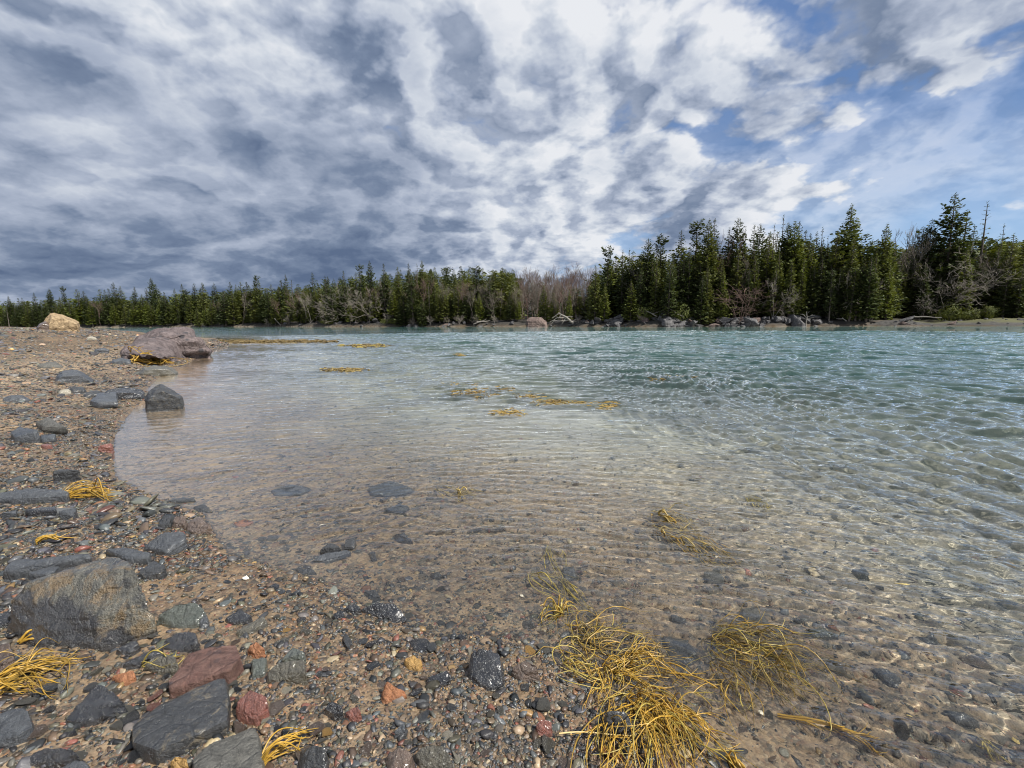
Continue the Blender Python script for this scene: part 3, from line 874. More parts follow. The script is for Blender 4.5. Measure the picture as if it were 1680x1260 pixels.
PAL = [((0.030, 0.031, 0.033), 'black', 'wet_black', 24), ((0.068, 0.072, 0.076), 'blue-grey', 'slate', 17), ((0.11, 0.105, 0.09), 'grey', 'grey_rock', 14), ((0.075, 0.070, 0.050), 'olive', 'olive_rock', 13),
       ((0.10, 0.070, 0.048), 'brown', 'brown_stone', 18), ((0.15, 0.062, 0.044), 'brick-red', 'red_stone', 3.6), ((0.21, 0.110, 0.062), 'orange', 'orange_stone', 2.0), ((0.28, 0.185, 0.08), 'ochre', 'ochre_stone', 1.0),
       ((0.24, 0.185, 0.12), 'tan', 'pale_stone', 6)]
PW = np.array([p[3] for p in PAL], float)
PW /= PW.sum()
PC = np.array([p[0] for p in PAL])


def pebble_field(px, py, size, seed, bases, dry_pale=True):
    """one mesh of many loose stones at the given ground points"""
    g = np.random.default_rng(seed)
    n = len(px)
    z = land_z(px, py) + (fbm(px * 14, py * 14, 3, 71) * 0.012 + fbm(px * 45, py * 45, 2, 81) * 0.006) * (1 - sstep(9, 16, np.hypot(px, py)))
    ci = g.choice(len(PAL), n, p=PW)
    tint = PC[ci] * g.uniform(0.5, 1.55, (n, 1)) * g.uniform(0.93, 1.07, (n, 3))
    dry = sstep(0.12, 0.5, z)[:, None]
    tint = tint * (1 + 0.45 * dry) + 0.015 * dry
    V, F, T, Wt = [], [], [], []
    o = 0
    bi = g.integers(0, len(bases), n)
    for b, (bv, bf) in enumerate(bases):
        idx = np.where(bi == b)[0]
        if not len(idx):
            continue
        a = g.uniform(0, 6.283, len(idx))
        t1, t2 = g.normal(0, 0.22, len(idx)), g.normal(0, 0.22, len(idx))
        v = bv[None] * size[idx][:, None, None]
        v[:, :, 2] += v[:, :, 0] * t1[:, None] + v[:, :, 1] * t2[:, None]
        c, s_ = np.cos(a)[:, None], np.sin(a)[:, None]
        X_ = v[:, :, 0] * c - v[:, :, 1] * s_ + px[idx][:, None]
        Y_ = v[:, :, 0] * s_ + v[:, :, 1] * c + py[idx][:, None]
        Z_ = v[:, :, 2] + (z[idx] + size[idx] * g.uniform(-0.10, 0.16, len(idx)))[:, None]
        m = len(bv)
        V.append(np.stack([X_, Y_, Z_], -1).reshape(-1, 3))
        F.append((bf[None] + (np.arange(len(idx)) * m)[:, None, None]).reshape(-1, 3) + o)
        T.append(np.repeat(tint[idx], m, 0))
        Wt.append(np.repeat(1 - sstep(0.04, 0.34, z[idx]), m))
        o += m * len(idx)
    return np.concatenate(V), np.concatenate(F), np.concatenate(T), np.concatenate(Wt)


BP = base_pebbles(16, 2, 3)
BP1 = base_pebbles(16, 1, 4)
g = np.random.default_rng(12)


def scatter_px(n, y0, y1, x0=-30, x1=1720, power=1.0):
    """ground points thrown evenly over the part of the ground the camera looks down on"""
    px_ = g.uniform(x0, x1, n)
    py_ = y0 + (y1 - y0) * g.uniform(0, 1, n) ** power
    d = _f[None] * FPX + _r[None] * (px_ - 840)[:, None] - _u[None] * (py_ - 630)[:, None]
    z = np.zeros(n)
    for _ in range(10):
        t = (z - CAM_H) / np.minimum(d[:, 2], -1e-4)
        qx, qy = d[:, 0] * t, d[:, 1] * t
        z = 0.5 * z + 0.5 * land_z(qx, qy)
    return qx, qy, z, px_, py_


def world_scatter(n, rmin, rmax, a0=-56, a1=56):
    r = np.exp(g.uniform(math.log(rmin), math.log(rmax), n))
    a = np.radians(g.uniform(a0, a1, n))
    return r * np.sin(a), r * np.cos(a)


fields = []
# fine gravel and pebbles, thinning towards deep water; stones grow with distance only as far as the larger ones stand out
x_, y_ = world_scatter(95000, 1.0, 9.0)
s_ = shore_sd(x_, y_)
z_ = land_z(x_, y_)
clump = fbm(x_ * 1.3, y_ * 1.3, 4, 301) + 0.5
keep = (g.uniform(0, 1, len(x_)) < np.clip(0.34 + 1.5 * (clump - 0.26), 0.08, 1.0) * np.where(s_ > -0.25, 1.0, np.clip(0.45 + s_ * 0.09, 0.07, 1)))
x_, y_ = x_[keep], y_[keep]
r_ = np.hypot(x_, y_)
sz = np.clip(np.exp(g.normal(math.log(0.0062), 0.55, len(x_))), 0.0025, 0.028) * (0.75 + 0.28 * r_)
sz = np.minimum(sz, 0.035)
fields.append(pebble_field(x_, y_, sz, 1, BP1))
# middle-sized stones
x_, y_ = world_scatter(9500, 1.05, 10.0)
s_ = shore_sd(x_, y_)
keep = g.uniform(0, 1, len(x_)) < np.where(s_ > -0.3, 0.8, np.clip(0.5 + s_ * 0.06, 0.10, 1))
x_, y_ = x_[keep], y_[keep]
fields.append(pebble_field(x_, y_, np.clip(np.exp(g.normal(math.log(0.018), 0.42, len(x_))), 0.008, 0.04) * (0.8 + 0.10 * np.hypot(x_, y_)), 2, BP))
# slaty shingle of the upper beach, going away
x_, y_ = world_scatter(230000, 3.2, 48.0, -56, -14)
s_ = shore_sd(x_, y_)
keep = (s_ > 0.05) & (x_ < 0) & (g.uniform(0, 1, len(x_)) < 0.62 + 0.5 * fbm(x_ * 0.8, y_ * 0.8, 3, 77))
x_, y_ = x_[keep], y_[keep]
r_ = np.hypot(x_, y_)
fields.append(pebble_field(x_, y_, np.clip(np.exp(g.normal(math.log(0.0125), 0.62, len(x_))), 0.005, 0.075) * (0.62 + 0.055 * r_), 3, BP1))
# larger slate chips and cobbles of the upper beach
x_, y_ = world_scatter(26000, 4.0, 42.0, -56, -14)
s_ = shore_sd(x_, y_)
keep = (s_ > 0.02) & (x_ < 0) & (g.uniform(0, 1, len(x_)) < 0.45 + 1.3 * fbm(x_ * 0.6, y_ * 0.9, 3, 87))
x_, y_ = x_[keep], y_[keep]
r_ = np.hypot(x_, y_)
PW = PW * np.array([1.5, 1.5, 1.0, 0.8, 0.8, 0.6, 0.6, 0.6, 1.2])
PW /= PW.sum()
fields.append(pebble_field(x_, y_, np.clip(np.exp(g.normal(math.log(0.030), 0.5, len(x_))), 0.014, 0.13) * (0.75 + 0.045 * r_), 4, BP))
V, F, T, Wt = [], [], [], []
o_ = 0
for v, f, t, q in fields:
    V.append(v); F.append(f + o_); T.append(t); Wt.append(q)
    o_ += len(v)
peb = add('pebbles', mesh_np('pebbles', np.concatenate(V), np.concatenate(F), False, {'tint': np.concatenate(T), 'wet': np.concatenate(Wt)}), mat_pebble)
tag(peb, 'loose multicoloured pebbles and slate chips strewn over the beach and shallows', 'pebbles', kind='stuff')
peb.cycles.is_caustics_receiver = True

# the larger pebbles one by one
ORD = ['first', 'second', 'third', 'fourth', 'fifth', 'sixth', 'seventh', 'eighth', 'ninth', 'tenth', 'eleventh', 'twelfth'] + [f'{k}th' for k in range(13, 21)] + ['21st', '22nd', '23rd'] + [f'{k}th' for k in range(24, 80)]


def near_phrase(px, py):
    best = min(HERO, key=lambda h_: (h_[0] - px) ** 2 + ((h_[1] - py) * 1.4) ** 2)
    dx, dy = px - best[0], (py - best[1]) * 1.4
    if abs(dx) > abs(dy):
        w_ = 'right of' if dx > 0 else 'left of'
    else:
        w_ = 'in front of' if dy > 0 else 'beyond'
    return w_, best[2]


def short(label):
    """the naming words of a hand-placed stone's label"""
    t = label.replace(',', '').split()
    stop = {'with', 'at', 'in', 'beside', 'right', 'left', 'behind', 'lying', 'under', 'on', 'above', 'below', 'between', 'resting', 'ringed', 'touching', 'against', 'cut', 'before', 'far', 'alone', 'reaching', 'just', 'nearest',
            'standing', 'farther', 'among', 'going', 'high', 'ending', 'tilting', 'leaning', 'beyond', 'tilted', 'rightmost', 'leftmost', 'near', 'half'}
    w_ = []
    for i_, q in enumerate(t):
        if i_ > 1 and q in stop:
            break
        w_.append(q)
    return ' '.join(w_[:6])


PM = [base_pebbles(1, 3, 60 + k)[0] for k in range(10)]
SHAPE = ['flat', 'rounded', 'angular', 'long']
PMESH = {}


def pebble_mesh(shape, mat, k):
    key = (shape, mat, k)
    if key not in PMESH:
        v, f = PM[k]
        v = v.copy()
        v *= {'flat': (1, 1, 0.55), 'rounded': (0.95, 1.05, 1.3), 'angular': (1, 0.95, 1.25), 'long': (1.25, 0.7, 0.9)}[shape]
        me = mesh_np('pebble', v, f, True)
        me.materials.append(M[mat])
        me.set_sharp_from_angle(angle=math.radians(24 if shape != 'rounded' else 50))
        PMESH[key] = me
    return PMESH[key]


qx, qy, qz, qpx, qpy = scatter_px(1500, 860, 1258)
sel = []
for i in range(len(qx)):
    s0 = float(shore_sd(qx[i:i + 1], qy[i:i + 1])[0])
    if s0 < -2.2 or (s0 < -0.3 and rnd.random() > 0.33):
        continue
    if qpx[i] > 900 and rnd.random() > 0.35:
        continue
    if any(abs(h_[0] - qpx[i]) < 34 and abs(h_[1] - qpy[i]) < 20 for h_ in HERO) and rnd.random() > 0.2:
        continue
    if any((a[0] - qpx[i]) ** 2 + (a[1] - qpy[i]) ** 2 * 2 < 16 ** 2 for a in sel):
        continue
    sel.append((qpx[i], qpy[i], qx[i], qy[i], qz[i], s0))
    if len(sel) >= 285:
        break
made = {}
for px_, py_, x0, y0, z0, s0 in sel:
    c = rnd.choices(range(len(PAL)), [p[3] for p in PAL])[0]
    shp = rnd.choices(SHAPE, (4, 1.5, 6, 2))[0]
    o = bpy.data.objects.new('pebble', pebble_mesh(shp, PAL[c][2], rnd.randrange(10)))
    COL.objects.link(o)
    s1 = min(0.065, max(0.018, rnd.lognormvariate(math.log(0.028), 0.33)))
    o.scale = (s1, s1, s1)
    o.location = (x0, y0, z0 + s1 * 0.14)
    o.rotation_euler = (rnd.gauss(0, 0.18), rnd.gauss(0, 0.18), rnd.uniform(0, 6.28))
    o.cycles.is_caustics_receiver = True
    w_, hl = near_phrase(px_, py_)
    where = 'submerged ' if s0 < -0.12 else ''
    made.setdefault((where, shp, PAL[c][1], w_, short(hl)), []).append((px_, o))
for (where, shp, cname, w_, hl), lst in made.items():
    lst.sort(key=lambda q: q[0])
    for k, (px_, o) in enumerate(lst):
        lead = f'{where}{shp} {cname} pebble {w_} the {hl}'
        if len(lst) > 1:
            lead = f'{where}{shp} {cname} pebble {w_} the {hl}, {ORD[k]} from left'
        tag(o, lead, 'pebble', 'larger pebbles around the water edge')

# ------------------------------------------------------------------ shells
for px_, py_, s1, mt, lab in [(530, 869, .028, 'shell', 'white shell under water left of the black submerged stone'), (849, 902, .020, 'shell', 'small white shell in the middle shallows'),
                              (869, 855, .034, 'shell_yellow', 'yellowish shell lying in the middle shallows'), (1246, 1181, .016, 'shell', 'white shell beside the branching golden strand'),
                              (1386, 983, .024, 'shell', 'bright white shell in the right shallows'), (1490, 1190, .014, 'shell_yellow', 'small cream shell near the long golden strand'),
                              (1664, 1232, .018, 'shell_yellow', 'cream shell at the right bottom corner'), (1480, 986, .055, 'shell_yellow', 'large pale yellow shell in the right shallows'),
                              (405, 949, .026, 'shell', 'white shell on wet pebbles at the water edge'), (857, 984, .016, 'shell', 'white shell in the shallows left of the weed strands')]:
    p = on_land(px_, py_)
    bm = bmesh.new()
    N1, N2 = 14, 7
    ring = []
    for i in range(N2 + 1):
        t = i / N2
        row = []
        for j in range(N1 + 1):
            a = -1.25 + 2.5 * j / N1
            rr_ = t * (1 + 0.05 * math.cos(j * math.pi))
            row.append(bm.verts.new((rr_ * math.sin(a) * 0.85, rr_ * math.cos(a), 0.38 * math.sqrt(max(0, 1 - (t - 0.25) ** 2)) * (1 - 0.5 * (a / 1.25) ** 2) - 0.25 * t)))
        ring.append(row)
    for i in range(N2):
        for j in range(N1):
            bm.faces.new((ring[i][j], ring[i + 1][j], ring[i + 1][j + 1], ring[i][j + 1]))
    bmesh.ops.remove_doubles(bm, verts=bm.verts[:], dist=1e-4)
    bmesh.ops.recalc_face_normals(bm, faces=bm.faces[:])
    bmesh.ops.solidify(bm, geom=bm.faces[:], thickness=0.07)
    me = bpy.data.meshes.new('shell')
    bm.to_mesh(me)
    bm.free()
    me.polygons.foreach_set('use_smooth', np.ones(len(me.polygons), bool))
    o = add('shell', me, M[mt], None, p + Vector((0, 0, 0.012)))
    o.scale = (s1, s1, s1)
    o.rotation_euler = (rnd.uniform(-.2, .2), rnd.uniform(-.2, .2), rnd.uniform(0, 6.28))
    tag(o, lab, 'shell', 'shells scattered in the shallows')
    o.cycles.is_caustics_receiver = True


# ------------------------------------------------------------------ seaweed
def tubes(paths, radii, sides=5):
    """paths: list of (n,3) arrays; radii: list of (n,) arrays"""
    V, F = [], []
    o = 0
    for P_, R_ in zip(paths, radii):
        n = len(P_)
        T_ = np.gradient(P_, axis=0)
        T_ /= np.linalg.norm(T_, axis=1, keepdims=True) + 1e-9
        up = np.where(np.abs(T_[:, 2:3]) > 0.9, np.array([[1.0, 0, 0]]), np.array([[0, 0, 1.0]]))
        A_ = np.cross(T_, up)
        A_ /= np.linalg.norm(A_, axis=1, keepdims=True) + 1e-9
        B_ = np.cross(T_, A_)
        an = np.arange(sides) * 2 * math.pi / sides
        ringv = P_[:, None] + (A_[:, None] * np.cos(an)[None, :, None] + B_[:, None] * np.sin(an)[None, :, None]) * R_[:, None, None]
        V.append(ringv.reshape(-1, 3))
        i, j = np.meshgrid(np.arange(n - 1), np.arange(sides), indexing='ij')
        j2 = (j + 1) % sides
        F.append(np.stack([i * sides + j, i * sides + j2, (i + 1) * sides + j2, (i + 1) * sides + j], -1).reshape(-1, 4) + o)
        o += n * sides
    return np.concatenate(V), np.concatenate(F)


wg = np.random.default_rng(99)


def weed(name, label, mats, strands, floor=0.008, cat='seaweed', group='rockweed clumps', width=0.0036, lift=0.03, bl=0.5):
    """strands: [(px0, py0, px1, py1, count, spread_px, curl, length jitter)]: bundles of branching strands lying on the ground from one pixel towards another"""
    paths, rads = [], []
    for (x0, y0, x1, y1, cnt, spr, curl, lj) in strands:
        for k in range(cnt):
            a = on_land(x0 + wg.normal() * spr * 0.45, y0 + wg.normal() * spr * 0.3)
            b = on_land(x1 + wg.normal() * spr, y1 + wg.normal() * spr * 0.65)
            d = np.array([b.x - a.x, b.y - a.y])
            L = np.linalg.norm(d) * (1 + lj * wg.normal())
            if L < 0.02:
                continue
            h0 = math.atan2(d[1], d[0])
            n = 13
            c1, c2 = wg.normal() * curl, wg.normal() * curl
            t = np.linspace(0, 1, n)
            head = h0 + c1 * (t - 0.5) * 2 + c2 * np.sin(t * 5.5 + wg.uniform(0, 6.28)) * 0.5
            st = L / (n - 1)
            x = a.x + np.concatenate([[0], np.cumsum(np.cos(head[:-1]) * st)])
            y = a.y + np.concatenate([[0], np.cumsum(np.sin(head[:-1]) * st)])
            zl_ = land_z(x, y)
            hump = abs(wg.normal()) * lift * np.sin(np.pi * np.clip(t * 1.1, 0, 1)) + wg.uniform(0, lift * 0.7)
            z = zl_ + floor + hump
            w0 = width * wg.uniform(0.6, 1.35)
            rad = w0 * (0.75 + 0.25 * np.sin(t * 17 + wg.uniform(0, 6)) ** 2 + 0.35 * (wg.random(n) > 0.86)) * (1 - 0.72 * t ** 3)
            P_ = np.stack([x, y, z], 1)
            paths.append(P_)
            rads.append(rad)
            # short forked branches
            for q in range(int(wg.random() < bl) + int(wg.random() < bl)):
                i0 = int(wg.integers(3, n - 2))
                hb = head[i0] + wg.choice([-1, 1]) * wg.uniform(0.25, 0.7)
                m = 7
                tb = np.linspace(0, 1, m)
                Lb = L * wg.uniform(0.12, 0.36)
                hh_ = hb + wg.normal() * 0.5 * tb
                bx = x[i0] + np.concatenate([[0], np.cumsum(np.cos(hh_[:-1]) * Lb / (m - 1))])
                by = y[i0] + np.concatenate([[0], np.cumsum(np.sin(hh_[:-1]) * Lb / (m - 1))])
                bz = np.maximum(land_z(bx, by) + floor, z[i0] + (wg.uniform(-0.2, 0.5) * lift) * tb)
                paths.append(np.stack([bx, by, bz], 1))
                rads.append(rad[i0] * 0.8 * (1 - 0.6 * tb))
    v, f = tubes(paths, rads)
    c = v.mean(0)
    me = mesh_np(name, v - c, f, True)
    for m_ in mats:
        me.materials.append(M[m_])
    if len(mats) > 1:
        per = []
        for P_ in paths:
            per += [int(wg.integers(0, len(mats)))] * ((len(P_) - 1) * 5)
        me.polygons.foreach_set('material_index', np.array(per, np.int32))
    o = add(name, me, None, None, tuple(c))
    tag(o, label, cat, group)
    o.cycles.is_caustics_receiver = True
    return o


weed('rockweed', 'golden weed strands fanned over the stones at the left edge, below the big boulder', ['weed_gold', 'weed'],
     [(-15, 1135, 118, 1082, 19, 14, 0.40, .12), (-10, 1128, 95, 1108, 12, 14, 0.57, .15), (-5, 1140, 85, 1135, 10, 12, 0.57, .2), (40, 1115, 90, 1075, 6, 9, 0.57, .2), (60, 1108, 98, 1148, 6, 7, 0.69, .2)], lift=.04, width=.0026, bl=.3)
weed('rockweed', 'small yellow bladdered weed tuft under the front of the big boulder', ['weed_gold'], [(33, 1058, 76, 1043, 9, 5, .5, .2)], width=.006, lift=.02)
weed('rockweed', 'golden weed heap on the sand beside the wide blue-grey slab', ['weed_gold', 'weed'], [(103, 818, 178, 813, 33, 7, 0.40, .2), (150, 812, 178, 822, 10, 5, 0.57, .2)], width=.0040, lift=.05)
weed('rockweed', 'sparse yellow weed streak on the sand above the long slate slab', ['weed_gold'], [(62, 893, 110, 888, 7, 5, .4, .2)], width=.005, lift=.03)
weed('rockweed', 'golden weed strands at the photo bottom beside the dark rounded stone', ['weed_gold'], [(425, 1262, 505, 1212, 9, 6, 0.34, .15), (430, 1262, 480, 1236, 7, 5, 0.34, .2)], width=.0030, lift=.03)
weed('rockweed', 'thin weed strands draped around the olive mottled rock', ['weed_olive'], [(236, 1098, 292, 1098, 5, 4, .8, .2), (290, 1098, 298, 1072, 4, 4, .8, .2)], width=.003, lift=.03)
weed('rockweed', 'long dark weed strands curving over the upper half of the main heap', ['weed_olive', 'weed', 'weed_dark'],
     [(955, 1060, 1040, 1050, 33, 21, 1.40, .35), (960, 1065, 915, 1110, 8, 13, 1.55, .35), (925, 1095, 985, 1130, 10, 15, 1.08, .35), (950, 1045, 1100, 1060, 11, 24, 1.24, .35), (975, 1075, 960, 1020, 10, 16, 0.93, .35)], width=.0024, bl=.85, lift=.035)
weed('rockweed', 'golden tangled weed heap in the middle, between the dark pointed rock and water', ['weed', 'weed_olive', 'weed_gold', 'weed_gold'],
     [(1000, 1105, 1095, 1085, 26, 24, 1.24, .35), (1010, 1110, 1130, 1140, 23, 28, 0.78, .35), (990, 1105, 1000, 1165, 18, 21, 0.93, .35), (1040, 1080, 1110, 1120, 15, 28, 1.40, .35), (1000, 1120, 930, 1105, 8, 15, 1.24, .35), (1080, 1105, 1185, 1150, 8, 21, 0.54, .35)], width=.0024, bl=.85, lift=.035)
weed('rockweed', 'thick golden weed mass spilling to the photo bottom below the dark pointed rock', ['weed_gold', 'weed', 'weed_olive', 'weed_gold'],
     [(1045, 1165, 1060, 1280, 38, 48, 0.54, .35), (1080, 1180, 1120, 1285, 34, 43, 0.54, .35), (1050, 1150, 1100, 1205, 20, 24, 0.78, .35), (1010, 1205, 990, 1275, 18, 24, 0.62, .35), (1070, 1150, 1185, 1228, 8, 13, 0.47, .35), (1090, 1185, 1175, 1195, 8, 15, 0.54, .35)], width=.0024, bl=.85, lift=.04)
weed('rockweed', 'golden olive weed clump swaying under water right of the main heap', ['weed_olive', 'weed', 'weed_dark'],
     [(1185, 1050, 1290, 1085, 56, 26, 0.78, .35), (1180, 1065, 1260, 1120, 44, 26, 0.78, .35), (1240, 1070, 1345, 1120, 44, 26, 0.78, .35), (1170, 1100, 1230, 1150, 24, 22, 0.93, .35), (1250, 1110, 1300, 1165, 33, 24, 0.78, .35), (1195, 1130, 1225, 1195, 17, 18, 0.78, .35)], width=.0021, bl=.85, lift=.05)
weed('rockweed', 'single long branching golden strand in the right bottom shallows', ['weed_gold'],
     [(1275, 1185, 1445, 1226, 3, 3, .12, .05), (1365, 1205, 1440, 1245, 4, 5, .2, .1), (1380, 1218, 1450, 1222, 2, 3, .2, .1)], width=.0045, lift=.02)
weed('rockweed', 'pale yellow weed clump under water above the grey flat stone', ['weed_pale', 'weed_gold', 'weed_pale'],
     [(1075, 862, 1130, 885, 60, 12, .6, .2), (1085, 890, 1140, 910, 50, 12, .6, .2), (1110, 895, 1180, 935, 30, 12, .4, .2)], width=.0055, lift=.05)
weed('rockweed', 'sparse olive weed strands trailing through the middle shallows', ['weed_olive'],
     [(900, 910, 925, 965, 9, 7, .4, .2), (870, 955, 930, 990, 9, 9, .6, .2), (925, 960, 975, 1010, 8, 7, .4, .2)], width=.0035, lift=.025)
weed('rockweed', 'starry olive weed tuft left of the main heap', ['weed_olive', 'weed'], [(918, 1015, 885, 1030, 12, 9, .5, .2), (918, 1015, 945, 1010, 10, 9, .5, .2), (918, 1015, 915, 995, 8, 9, .5, .2)], width=.0036, lift=.035)
weed('rockweed', 'faint olive weed tuft at the right bottom corner under water', ['weed_olive'], [(1600, 1235, 1635, 1262, 14, 8, .4, .2)], width=.0035, lift=.025)
weed('rockweed', 'golden weed tuft at the photo bottom right of the thick mass', ['weed_gold', 'weed'], [(1192, 1250, 1225, 1285, 9, 5, .3, .2)], width=.0045, lift=.03)
weed('rockweed', 'small yellow weed tuft far out in the middle shallows', ['weed_pale'], [(750, 820, 775, 826, 16, 8, .6, .2), (720, 812, 760, 822, 8, 9, .5, .2)], width=.006, lift=.04)
weed('rockweed', 'yellow weed patch at the water edge below the low purple shelf', ['weed_gold', 'weed'], [(217, 592, 262, 597, 46, 6, .6, .3)], width=.02, lift=.16)
weed('rockweed', 'tiny olive weed tuft on the pebbles near the right grey-green stone', ['weed_olive'], [(1228, 838, 1262, 850, 14, 8, .6, .2)], width=.006, lift=.04)

p0, p1 = on_land(917, 1216), on_land(1037, 1219)
t = np.linspace(0, 1, 10)
P_ = np.array([p0.lerp(p1, q)[:] for q in t]) + np.stack([0 * t, 0.004 * np.sin(t * 6), 0.03 + 0.006 * np.sin(t * 3)], 1)
c = P_.mean(0)
v, f = tubes([P_ - c], [0.0028 * (1 - 0.4 * t)])
tag(add('straw', mesh_np('straw', v, f), M['straw'], None, tuple(c)), 'single pale straw stalk lying across the stones below the dark pointed rock', 'straw')


def mat_weed(label, spots, mats, group='floating weed mats in the bay', zoff=0.004, blade=0.06, dens=1.0):
    """tops of rockweed beds breaking the water: knots of short blades lying in the surface"""
    paths, rads = [], []
    for (px_, py_, wpx, hpx, n) in spots:
        for k in range(int(n * dens)):
            a_ = wg.uniform(0, 6.283)
            q_ = 0.85 * wg.random() ** 0.75
            u_, v_ = q_ * math.cos(a_), q_ * math.sin(a_)
            p = on_plane(px_ + u_ * wpx, py_ + v_ * hpx, 0.0)
            a = wg.uniform(0, 6.283)
            L = blade * wg.uniform(0.5, 1.6)
            m = 6
            t = np.linspace(0, 1, m)
            hd = a + wg.normal() * 0.8 * t
            x = p[0] + np.concatenate([[0], np.cumsum(np.cos(hd[:-1]) * L / (m - 1))])
            y = p[1] + np.concatenate([[0], np.cumsum(np.sin(hd[:-1]) * L / (m - 1))])
            z = zoff - 0.010 + wg.uniform(-0.024, 0.010) * blade / 0.06 + 0.010 * np.sin(t * 3) * wg.random() * blade / 0.06
            paths.append(np.stack([x, y, z], 1))
            rads.append(blade * 0.075 * wg.uniform(0.6, 1.4) * (1 - 0.5 * t))
    v, f = tubes(paths, rads, 4)
    c = v.mean(0)
    me = mesh_np('weed_mat', v - c, f, True)
    for m_ in mats:
        me.materials.append(M[m_])
    per = []
    for P_ in paths:
        per += [int(wg.integers(0, len(mats)))] * ((len(P_) - 1) * 4)
    me.polygons.foreach_set('material_index', np.array(per, np.int32))
    tag(add('weed_mat', me, None, None, tuple(c)), label, 'seaweed', group)


MATS = [('largest golden weed mat breaking the surface in mid bay', (780, 645, 52, 8, 460), ['weed', 'weed_dark', 'weed_dark'], .10),
        ('small golden weed mat touching the right end of the largest one', (824, 638, 34, 6, 130), ['weed', 'weed_dark'], .10),
        ('thin weed streak just beyond the largest mat', (760, 630, 40, 4, 80), ['weed', 'weed_dark', 'weed_pale'], .10),
        ('golden weed mat right of the largest one', (870, 650, 34, 8, 190), ['weed', 'weed_dark', 'weed_pale'], .10),
        ('long thin golden weed mat in the right half of the mat row', (910, 660, 54, 6, 170), ['weed', 'weed_dark', 'weed_pale'], .11),
        ('pale weed mat below the golden ones', (838, 677, 36, 8, 120), ['weed_pale', 'weed'], .10),
        ('pale pinkish weed mat near the right end of the golden mats', (958, 663, 34, 6, 110), ['weed_pale', 'weed'], .10),
        ('pale golden weed tuft ending the mat row on the right', (1002, 664, 26, 7, 120), ['weed_pale', 'weed'], .10),
        ('long dark weed bed streaking out from the purple ledge', (430, 561, 150, 2.6, 1500), ['weed_dark', 'weed_dark'], .5),
        ('brown weed streak ending the long dark bed', (600, 568, 48, 3, 420), ['weed_dark', 'weed_dark', 'weed_olive'], .36),
        ('brown weed streak in the left mid bay', (566, 607, 50, 4, 420), ['weed_dark', 'weed_dark', 'weed_pale'], .18),
        ('small tan weed spot far out in mid bay', (752, 583, 14, 2.6, 80), ['weed_pale', 'weed'], .24),
        ('thin weed line in the right mid bay', (1102, 620, 46, 4, 260), ['weed_pale', 'weed_dark'], .15)]
for lab, spot, mm, bl_ in MATS:
    mat_weed(lab, [spot], mm, blade=bl_)
# ------------------------------------------------------------------ far shore: trees
tg = np.random.default_rng(2024)


def azim(px, py=525.0):
    d = ray(px, py)
    return math.atan2(d[0], d[1])


def far_point(px, py_top, off):
    """foot and height of an upright thing whose tip shows at (px, py_top), off metres behind the far shoreline"""
    th = azim(px, py_top)
    rng_ = float(far_r(np.array([th]))[0]) + off
    top = on_range(px, py_top, rng_)
    z = gz(top[0], top[1])
    return Vector((top[0], top[1], z)), top[2] - z


